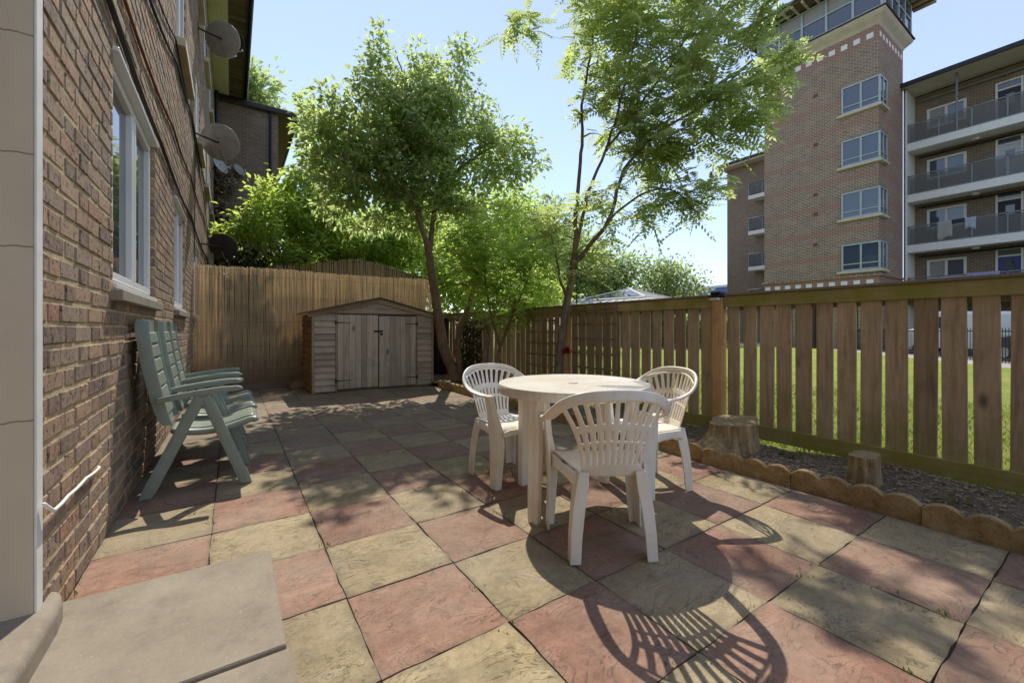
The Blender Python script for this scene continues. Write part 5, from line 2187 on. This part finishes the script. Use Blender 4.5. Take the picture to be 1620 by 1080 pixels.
# ---- rowan tree by the fence
mains = [([(3.90, 4.73, .0), (3.91, 4.72, .2), (3.95, 4.70, .52), (4.0, 4.64, 1.21), (4.06, 4.56, 1.8), (4.09, 4.49, 2.19)], .075, .05),
         ([(4.09, 4.49, 2.17), (4.09, 4.49, 2.77), (4.23, 4.51, 3.77), (4.3, 4.58, 4.41), (4.48, 4.58, 5.29), (4.6, 4.5, 6.24)], .036, .010),
         ([(4.09, 4.49, 2.25), (4.16, 4.32, 3.0), (4.29, 4.11, 3.57), (4.41, 3.91, 4.3), (4.51, 3.72, 5.17)], .030, .009),
         ([(4.07, 4.52, 2.0), (4.2, 4.29, 2.32), (4.34, 4.08, 2.63), (4.43, 3.89, 3.27), (4.68, 3.49, 3.71), (4.89, 3.11, 3.89), (5.26, 2.62, 4.38)], .036, .008),
         ([(4.34, 4.08, 2.63), (4.51, 3.72, 2.89), (4.69, 3.36, 2.91), (4.81, 3.04, 2.55)], .018, .006),
         ([(4.02, 4.60, 1.58), (3.96, 4.69, 1.85), (3.98, 4.8, 2.24), (3.98, 4.91, 2.54)], .024, .010),
         ([(4.29, 4.11, 3.57), (4.55, 3.75, 4.1), (4.85, 3.4, 4.7), (5.1, 3.1, 5.4)], .020, .006)]
blobs = [((4.61, 4.38, 5.42), .75, .8, .56), ((4.96, 3.66, 5.14), .79, .8, .52), ((5.3, 2.96, 4.78), .65, .7, .41), ((5.45, 2.5, 4.42), .42, .5, .35), ((4.53, 4.07, 4.32), .53, .6, .53, 1.8), ((4.91, 3.33, 4.1), .75, .7, .5, 1.6),
         ((4.79, 3.54, 3.48), .67, .6, .34, 2.0), ((4.82, 3.27, 2.83), .49, .5, .22, 2.6), ((4.84, 3.02, 2.40), .23, .3, .12, 1.5), ((4.31, 4.1, 2.9), .45, .45, .3, 1.6), ((4.05, 4.87, 2.73), .38, .5, .40), ((3.52, 5.11, 5.65), .33, .3, .2, 1.4),
         ((4.68, 3.97, 6.2), 1.33, 1.2, .5), ((5.3, 2.96, 5.6), .98, .9, .41), ((4.16, 4.32, 2.35), .32, .4, .18), ((5.23, 2.76, 3.78), .47, .5, .39, 1.8), ((4.5, 3.61, 2.5), .36, .4, .18), ((4.05, 4.55, 2.2), .35, .35, .25, 1.6), ((4.25, 4.25, 2.0), .35, .3, .15, 1.5)]
g, tw, rs = grow(9, mains, blobs, 520, .009, .0025, .3)
tree('rowan_tree', 'slender rowan tree with feathery leaves in front of the fence', 'tree', None, g, M['bark_grey'], pinnate(rs, tw, 5.4, .05, .28, 6, .102, .035), M['leaf_rowan'], hexa=False, fold=.12)

# ---- elder shrub in the bed
mains = [([(3.74, 6.17, .0), (3.75, 6.15, .42), (3.81, 6.06, .85), (3.89, 5.94, 1.17), (3.93, 5.79, 1.6)], .042, .02),
         ([(3.64, 6.47, .0), (3.66, 6.45, .3), (3.72, 6.42, .67), (3.70, 6.31, 1.15)], .07, .045),
         ([(3.80, 6.08, .82), (3.72, 6.2, 1.3), (3.66, 6.35, 2.0), (3.72, 6.4, 2.7)], .026, .01),
         ([(3.89, 5.94, 1.17), (4.02, 5.75, 1.7), (4.2, 5.6, 2.3)], .022, .008)]
blobs = [((3.72, 6.17, 2.2), .65, .6, .76), ((4.15, 5.65, 2.07), .53, .5, .74), ((3.85, 5.97, 1.50), .60, .5, .40), ((3.60, 6.75, 2.49), .57, .6, .69), ((4.32, 5.53, 2.7), .42, .5, .50), ((3.73, 6.4, 3.0), .62, .6, .42), ((3.92, 7.1, 2.3), .5, .5, .6)]
g, tw, rs = grow(14, mains, blobs, 420, .008, .0025, .3)
tree('elder_shrub', 'bright green leafy shrub in the bed between plum and rowan', 'shrub', None, g, M['bark'], pinnate(rs, tw, 5.5, .06, .15, 4, .075, .030, .3), M['leaf_elder'], hexa=False, fold=.2)

# ---- cherry behind the reed screen, branches drooping over it
mains = [([(2.92, 14.27, 0.00), (2.91, 14.23, 2.14), (2.83, 14.29, 3.55), (2.57, 14.20, 4.70), (2.28, 14.27, 6.36), (1.90, 14.27, 8.00)], .14, .02),
         ([(2.83, 14.27, 3.44), (1.87, 14.04, 4.14), (1.05, 13.86, 4.20), (0.23, 13.69, 4.02)], .05, .012),
         ([(2.87, 14.27, 2.85), (3.74, 14.27, 3.79), (4.91, 14.27, 4.49)], .05, .014)]
blobs = [((1.66, 14.37, 4.81), 1.36, 1.29, 1.11), ((2.75, 14.34, 4.16), 1.63, 1.29, 1.02), ((0.41, 13.75, 3.90), 1.11, 0.58, 0.42, 1.5), ((1.39, 13.42, 3.34), 1.08, 0.70, 0.44), ((2.28, 14.25, 6.24), 0.70, 0.94, 1.29), ((1.90, 14.26, 7.41), 0.33, 0.47, 1.11, 1.3), ((3.92, 14.26, 3.87), 1.70, 1.29, 0.84), ((5.00, 14.25, 4.42), 1.54, 1.29, 1.29)]
g, tw, rs = grow(22, mains, blobs, 900)
tree('cherry_tree', 'bright green cherry tree drooping over the reed screen', 'tree', None, g, M['bark'], simple_leaves(rs, tw, 18, .11, .13, .21, .5, .45), M['leaf_cherry'])


# ---- trees farther away
def far_tree(name, label, base, h, blobs, seed, ntw, per, lmin, lmax, mat='leaf_far', r0=.3, group='trees beyond the garden', barkm='bark_grey'):
    bx_, by_ = base
    top_ = max(b[0][2] for b in blobs)
    mains = [([(bx_, by_, 0), (bx_ + .1, by_, h * .5), (bx_ + .3, by_ + .2, h), (bx_ + .2, by_, top_)], r0, r0 * .25)]
    for b in blobs[:6]:
        c = b[0]
        mains.append(([(bx_ + .2, by_ + .1, h * .8), ((bx_ + c[0]) / 2, (by_ + c[1]) / 2, h + (c[2] - h) * .35), c], r0 * .4, r0 * .1))
    g, tw, rs = grow(seed, mains, blobs, ntw, .03, .008, .3, .4, .08, 4)
    return tree(name, label, 'tree', None, g, M[barkm], simple_leaves(rs, tw, per, lmax * 1.6, lmin, lmax, .3, .62, .8), M[mat], group=group)


def crown(cx, cy, cz, rx, rz, n, seed):
    rr_ = random.Random(seed)
    out = [((cx, cy, cz), rx * .72, rx * .72, rz * .75)]
    for k in range(n):
        a = 6.283 * k / n + rr_.uniform(-.4, .4)
        e = rr_.uniform(.5, .78)
        out.append(((cx + rx * e * math.cos(a), cy + rx * e * math.sin(a), cz + rz * rr_.uniform(-.5, .62)), rx * rr_.uniform(.3, .46), rx * rr_.uniform(.3, .46), rz * rr_.uniform(.28, .42)))
    return out


far_tree('lime_tree', 'dense green tree behind the plum tree', (10.8, 19.5), 3.0, crown(10.8, 19.4, 6.0, 3.6, 3.4, 8, 1), 31, 420, 16, .16, .28, 'leaf_cherry', .22)
far_tree('lime_tree', 'dark green tree showing under the plum crown behind the shed', (6.0, 20.5), 2.5, crown(6.0, 20.4, 4.7, 3.2, 2.9, 7, 2), 32, 380, 16, .16, .28, 'leaf_cherry', .2)
far_tree('lime_tree', 'bushy tree between the brick wing and the cherry tree', (3.6, 21.5), 2.2, crown(3.6, 21.2, 4.6, 1.8, 2.6, 6, 3), 33, 300, 15, .14, .26, 'leaf_cherry', .18)
far_tree('lime_tree', 'green tree behind the shrub left of the rowan trunk', (15.2, 20.5), 3.0, crown(15.2, 20.5, 5.8, 2.8, 3.4, 7, 4), 34, 380, 15, .17, .3, 'leaf_far', .2)
far_tree('plane_tree', 'large dark tree behind the pavilion, left of the gap of sky', (25.5, 29), 4.0, crown(25.6, 28.9, 6.6, 4.4, 3.9, 9, 5), 35, 480, 15, .26, .46, 'leaf_far', .35)
far_tree('plane_tree', 'rounded tree behind the right side of the pavilion roof', (30.6, 29.0), 3.5, crown(30.6, 29.0, 5.6, 2.7, 2.6, 7, 6), 36, 320, 14, .24, .42, 'leaf_far', .25)
far_tree('plane_tree', 'spreading tree standing alone in the gap beside the far flats', (36.3, 26.5), 3.6, crown(36.2, 26.4, 6.0, 3.7, 2.9, 8, 7), 37, 260, 13, .22, .40, 'leaf_far', .32)
far_tree('plane_tree', 'low distant tree right of the spreading tree', (47, 31.5), 2.0, crown(47, 31.5, 3.8, 2.4, 2.0, 6, 8), 38, 160, 12, .26, .42, 'leaf_far', .25)
far_tree('plane_tree', 'tall dark tree rising behind the brick wing roof', (1.1, 35.5), 10.0, crown(1.15, 35.3, 18.1, .8, 1.2, 6, 9), 39, 90, 14, .28, .5, 'leaf_far', .4)
far_tree('lime_tree', 'tree filling the skyline behind the plum tree right of the cherry', (11.5, 27), 4.5, crown(11.5, 27, 8.6, 3.6, 3.2, 8, 10), 40, 340, 14, .22, .36, 'leaf_far', .28)
far_tree('lime_tree', 'distant tree low behind the rowan trunk', (20.5, 27), 2.6, crown(20.5, 27.0, 4.9, 3.0, 2.8, 7, 12), 42, 300, 14, .2, .34, 'leaf_far', .28)

far_tree('elder_bush', 'bright bush just behind the corner of fence and shed', (6.6, 12.6), 1.2, crown(6.3, 12.4, 2.6, 1.5, 1.5, 7, 15), 45, 300, 14, .10, .17, 'leaf_elder', .08)
far_tree('elder_bush', 'bright bush behind the fence right of the corner bush', (9.0, 12.2), 1.2, crown(8.8, 12.2, 2.4, 1.5, 1.5, 7, 16), 46, 280, 14, .10, .17, 'leaf_elder', .08)

# hedge at the foot of the lawn, left of the tower
rs = np.random.RandomState(77)
n = 9000
P = np.stack([rs.uniform(21, 27.4, n), rs.uniform(14.5, 15.8, n), rs.random(n) ** .6 * 1.9], 1)
D = unit(rs.normal(size=(n, 3)) + np.array([0, 0, .3]))
N = unit(rs.normal(size=(n, 3)) + np.array([0, 0, 1.0]))
Ln = rs.uniform(.10, .2, n)
hd = thing('hedge', 'dark hedge at the far side of the lawn', 'hedge')
link('foliage', leaf_mesh('foliage', P, D, N, Ln, Ln * .6, rs.random(n), M['leaf_far']), hd)

# dead creeper at the inner corner and ivy below it
rs = np.random.RandomState(5)
n = 3600
zc = rs.uniform(3.6, 7.6, n)
P = np.stack([-.52 + np.abs(rs.normal(size=n)) * (.16 + .14 * np.sin(zc * 2.1) ** 2), 19.75 - np.abs(rs.normal(size=n)) * .35, zc], 1)
D = unit(rs.normal(size=(n, 3)) + np.array([.3, -.5, -.5]))
N = unit(rs.normal(size=(n, 3)) + np.array([.5, -.6, .6]))
Ln = rs.uniform(.07, .15, n)
cp = thing('dead_creeper', 'dry tan creeper climbing the corner of the brick wing', 'creeper')
link('foliage', leaf_mesh('foliage', P, D, N, Ln, Ln * .75, rs.random(n), M['leaf_dead']), cp)
g = MB()
for k in range(5):
    g.tube([(-.5 + .05 * k, 19.85, 0), (-.48 + .04 * k, 19.8, 3), (-.52 + .06 * k, 19.8, 7.2)], [.03, .02, .008], 5)
g.build('stems', M['bark'], cp)
n = 5200
a = rs.random(n)
P = np.stack([rs.uniform(-.3, 1.9, n), 14.6 + rs.normal(size=n) * .45, rs.random(n) ** .55 * (3.3 + .25 * np.sin(a * 9))], 1)
D = unit(rs.normal(size=(n, 3)) + np.array([0, -.4, -.3]))
N = unit(rs.normal(size=(n, 3)) + np.array([0, -.5, 1.0]))
Ln = rs.uniform(.08, .15, n)
iv = thing('ivy_bush', 'dark ivy bush above the reed screen in front of the wing', 'bush')
link('foliage', leaf_mesh('foliage', P, D, N, Ln, Ln * .85, rs.random(n), M['leaf_ivy']), iv)
# ivy on the corner fence panel behind the plum tree
n = 900
P = np.stack([4.10 + rs.normal(size=n) * .04, rs.uniform(7.3, 8.2, n), rs.uniform(.1, 1.35, n)], 1)
D = unit(rs.normal(size=(n, 3)) + np.array([-.4, 0, -.5]))
N = unit(rs.normal(size=(n, 3)) + np.array([-1.0, 0, .6]))
Ln = rs.uniform(.04, .075, n)
iv2 = thing('ivy_plant', 'dark ivy on the fence in the corner beside the plum trunk', 'ivy')
link('foliage', leaf_mesh('foliage', P, D, N, Ln, Ln * .9, rs.random(n), M['leaf_ivy']), iv2)

# lawn grass blades along the fence
n = 26000
P = np.stack([4.32 + rs.random(n) ** 1.6 * 5.0, rs.uniform(-.3, 8.5, n), np.zeros(n)], 1)
D = unit(np.stack([rs.normal(size=n) * .45, rs.normal(size=n) * .45, np.ones(n)], 1))
N = unit(rs.normal(size=(n, 3)) * np.array([1, 1, .1]))
Ln = rs.uniform(.03, .085, n)
o = link('grass_blades', leaf_mesh('grass_blades', P, D, N, Ln, Ln * .16, rs.random(n), M['weed'], 0.05, False))
tag(o, 'short bright lawn grass behind the timber fence', 'grass', kind='stuff')

# weeds in the paving joints
joints = []
wr = random.Random(8)
for k in range(38):
    if wr.random() < .6:
        x = wr.choice(XL[1:8])
        y = wr.uniform(.3, 4.3)
    else:
        x = wr.uniform(0.2, 3.2)
        y = wr.choice([v for v in YL if .3 < v < 4.3])
    if x < .2 and y < 2.4:
        continue
    joints.append((x, y, wr.uniform(.2, 1.0) ** 2))
for (x, y, s) in [(.398, 2.62, 1.1), (.41, 2.33, 1.0), (1.62, .855, .8), (2.325, .86, .9), (2.34, .43, 1.0), (2.335, .62, .9), (.888, 1.6, .7), (.39, 2.84, .9), (-.07, 2.72, .9), (-.2, 3.2, 1.2), (.885, 1.34, .8), (-.55, 2.47, 1.6), (1.72, 1.35, .7), (3.27, .5, .8)]:
    joints.append((x, y, s))
PP, DD, NN, LL, WW, TT = [], [], [], [], [], []
for (x, y, s) in joints:
    for k in range(int(3 + 10 * s)):
        a = wr.uniform(0, 6.28)
        e = wr.uniform(.3, 1.2)
        PP.append((x + wr.gauss(0, .012 + .010 * s), y + wr.gauss(0, .012 + .010 * s), -.008))
        DD.append((math.cos(a) * e, math.sin(a) * e, 1))
        NN.append((math.cos(a), math.sin(a), .3))
        l_ = wr.uniform(.006, .024) * (.45 + .6 * s)
        LL.append(l_)
        WW.append(l_ * wr.uniform(.14, .45))
        TT.append(wr.random())
o = link('joint_weeds', leaf_mesh('joint_weeds', np.array(PP), unit(np.array(DD)), unit(np.array(NN)), np.array(LL), np.array(WW), np.array(TT), M['weed'], .1, True))
tag(o, 'tiny weeds and grass growing in the paving joints', 'weeds', kind='stuff')

# seedlings in the soil bed
def seedling(label, x, y, s, seed, nleaf=8, mat='weed', tall=False):
    rr_ = random.Random(seed)
    t = thing('seedling', label, 'plant', (x, y, .05), group='small plants in the soil bed')
    g = MB()
    P, D, N, L2, W2, T = [], [], [], [], [], []
    for k in range(nleaf):
        a = 6.28 * k / nleaf + rr_.uniform(-.4, .4)
        h = s * rr_.uniform(.5, 1.1) * (1.6 if tall else 1)
        e = (math.cos(a) * s * .45, math.sin(a) * s * .45, h)
        g.tube([(0, 0, 0), (e[0] * .4, e[1] * .4, h * .7), e], [.003, .002, .0012], 4)
        P.append(e)
        D.append((math.cos(a), math.sin(a), -.15))
        N.append((0, 0, 1))
        L2.append(s * rr_.uniform(.5, .8))
        W2.append(s * rr_.uniform(.3, .45))
        T.append(rr_.random())
    g.build('stem', M['weed'], t)
    link('leaves', leaf_mesh('leaves', np.array(P), unit(np.array(D)), unit(np.array(N)), np.array(L2), np.array(W2), np.array(T), M[mat]), t)


seedling('small green seedling between the two stumps', 3.72, 1.55, .09, 1, 12)
seedling('leafy green seedling in the bed right of the small stump', 3.62, .62, .08, 2, 7)
seedling('tiny weed in the bed close to the fence near the right edge', 3.95, .55, .05, 3, 6)
seedling('weedy plant in the bed behind the right hand chair', 3.62, 2.75, .09, 4, 10)
seedling('thin pale plant against the fence left of the rowan trunk', 4.0, 5.15, .16, 5, 8, 'leaf_elder', True)

# red flower tied to the rowan trunk
fl = thing('red_flower', 'red flower on the fence beside the rowan trunk', 'flower', (3.99, 4.55, .80))
P, D, N = [], [], []
for k in range(40):
    a = RNG.uniform(0, 6.28)
    b = RNG.uniform(-.6, 1.4)
    P.append((0, 0, 0))
    D.append((math.cos(a) * math.cos(b) - .3, math.sin(a) * math.cos(b), math.sin(b)))
    N.append((RNG.gauss(0, 1), RNG.gauss(0, 1), 1))
link('petals', leaf_mesh('petals', np.array(P), unit(np.array(D)), unit(np.array(N)), np.full(40, .075), np.full(40, .05), np.random.RandomState(1).random(40), M['petal']), fl)
MB().tube([(0.05, 0, -.5), (.02, 0, -.2), (0, 0, 0)], .004, 5).build('stalk', M['weed'], fl)
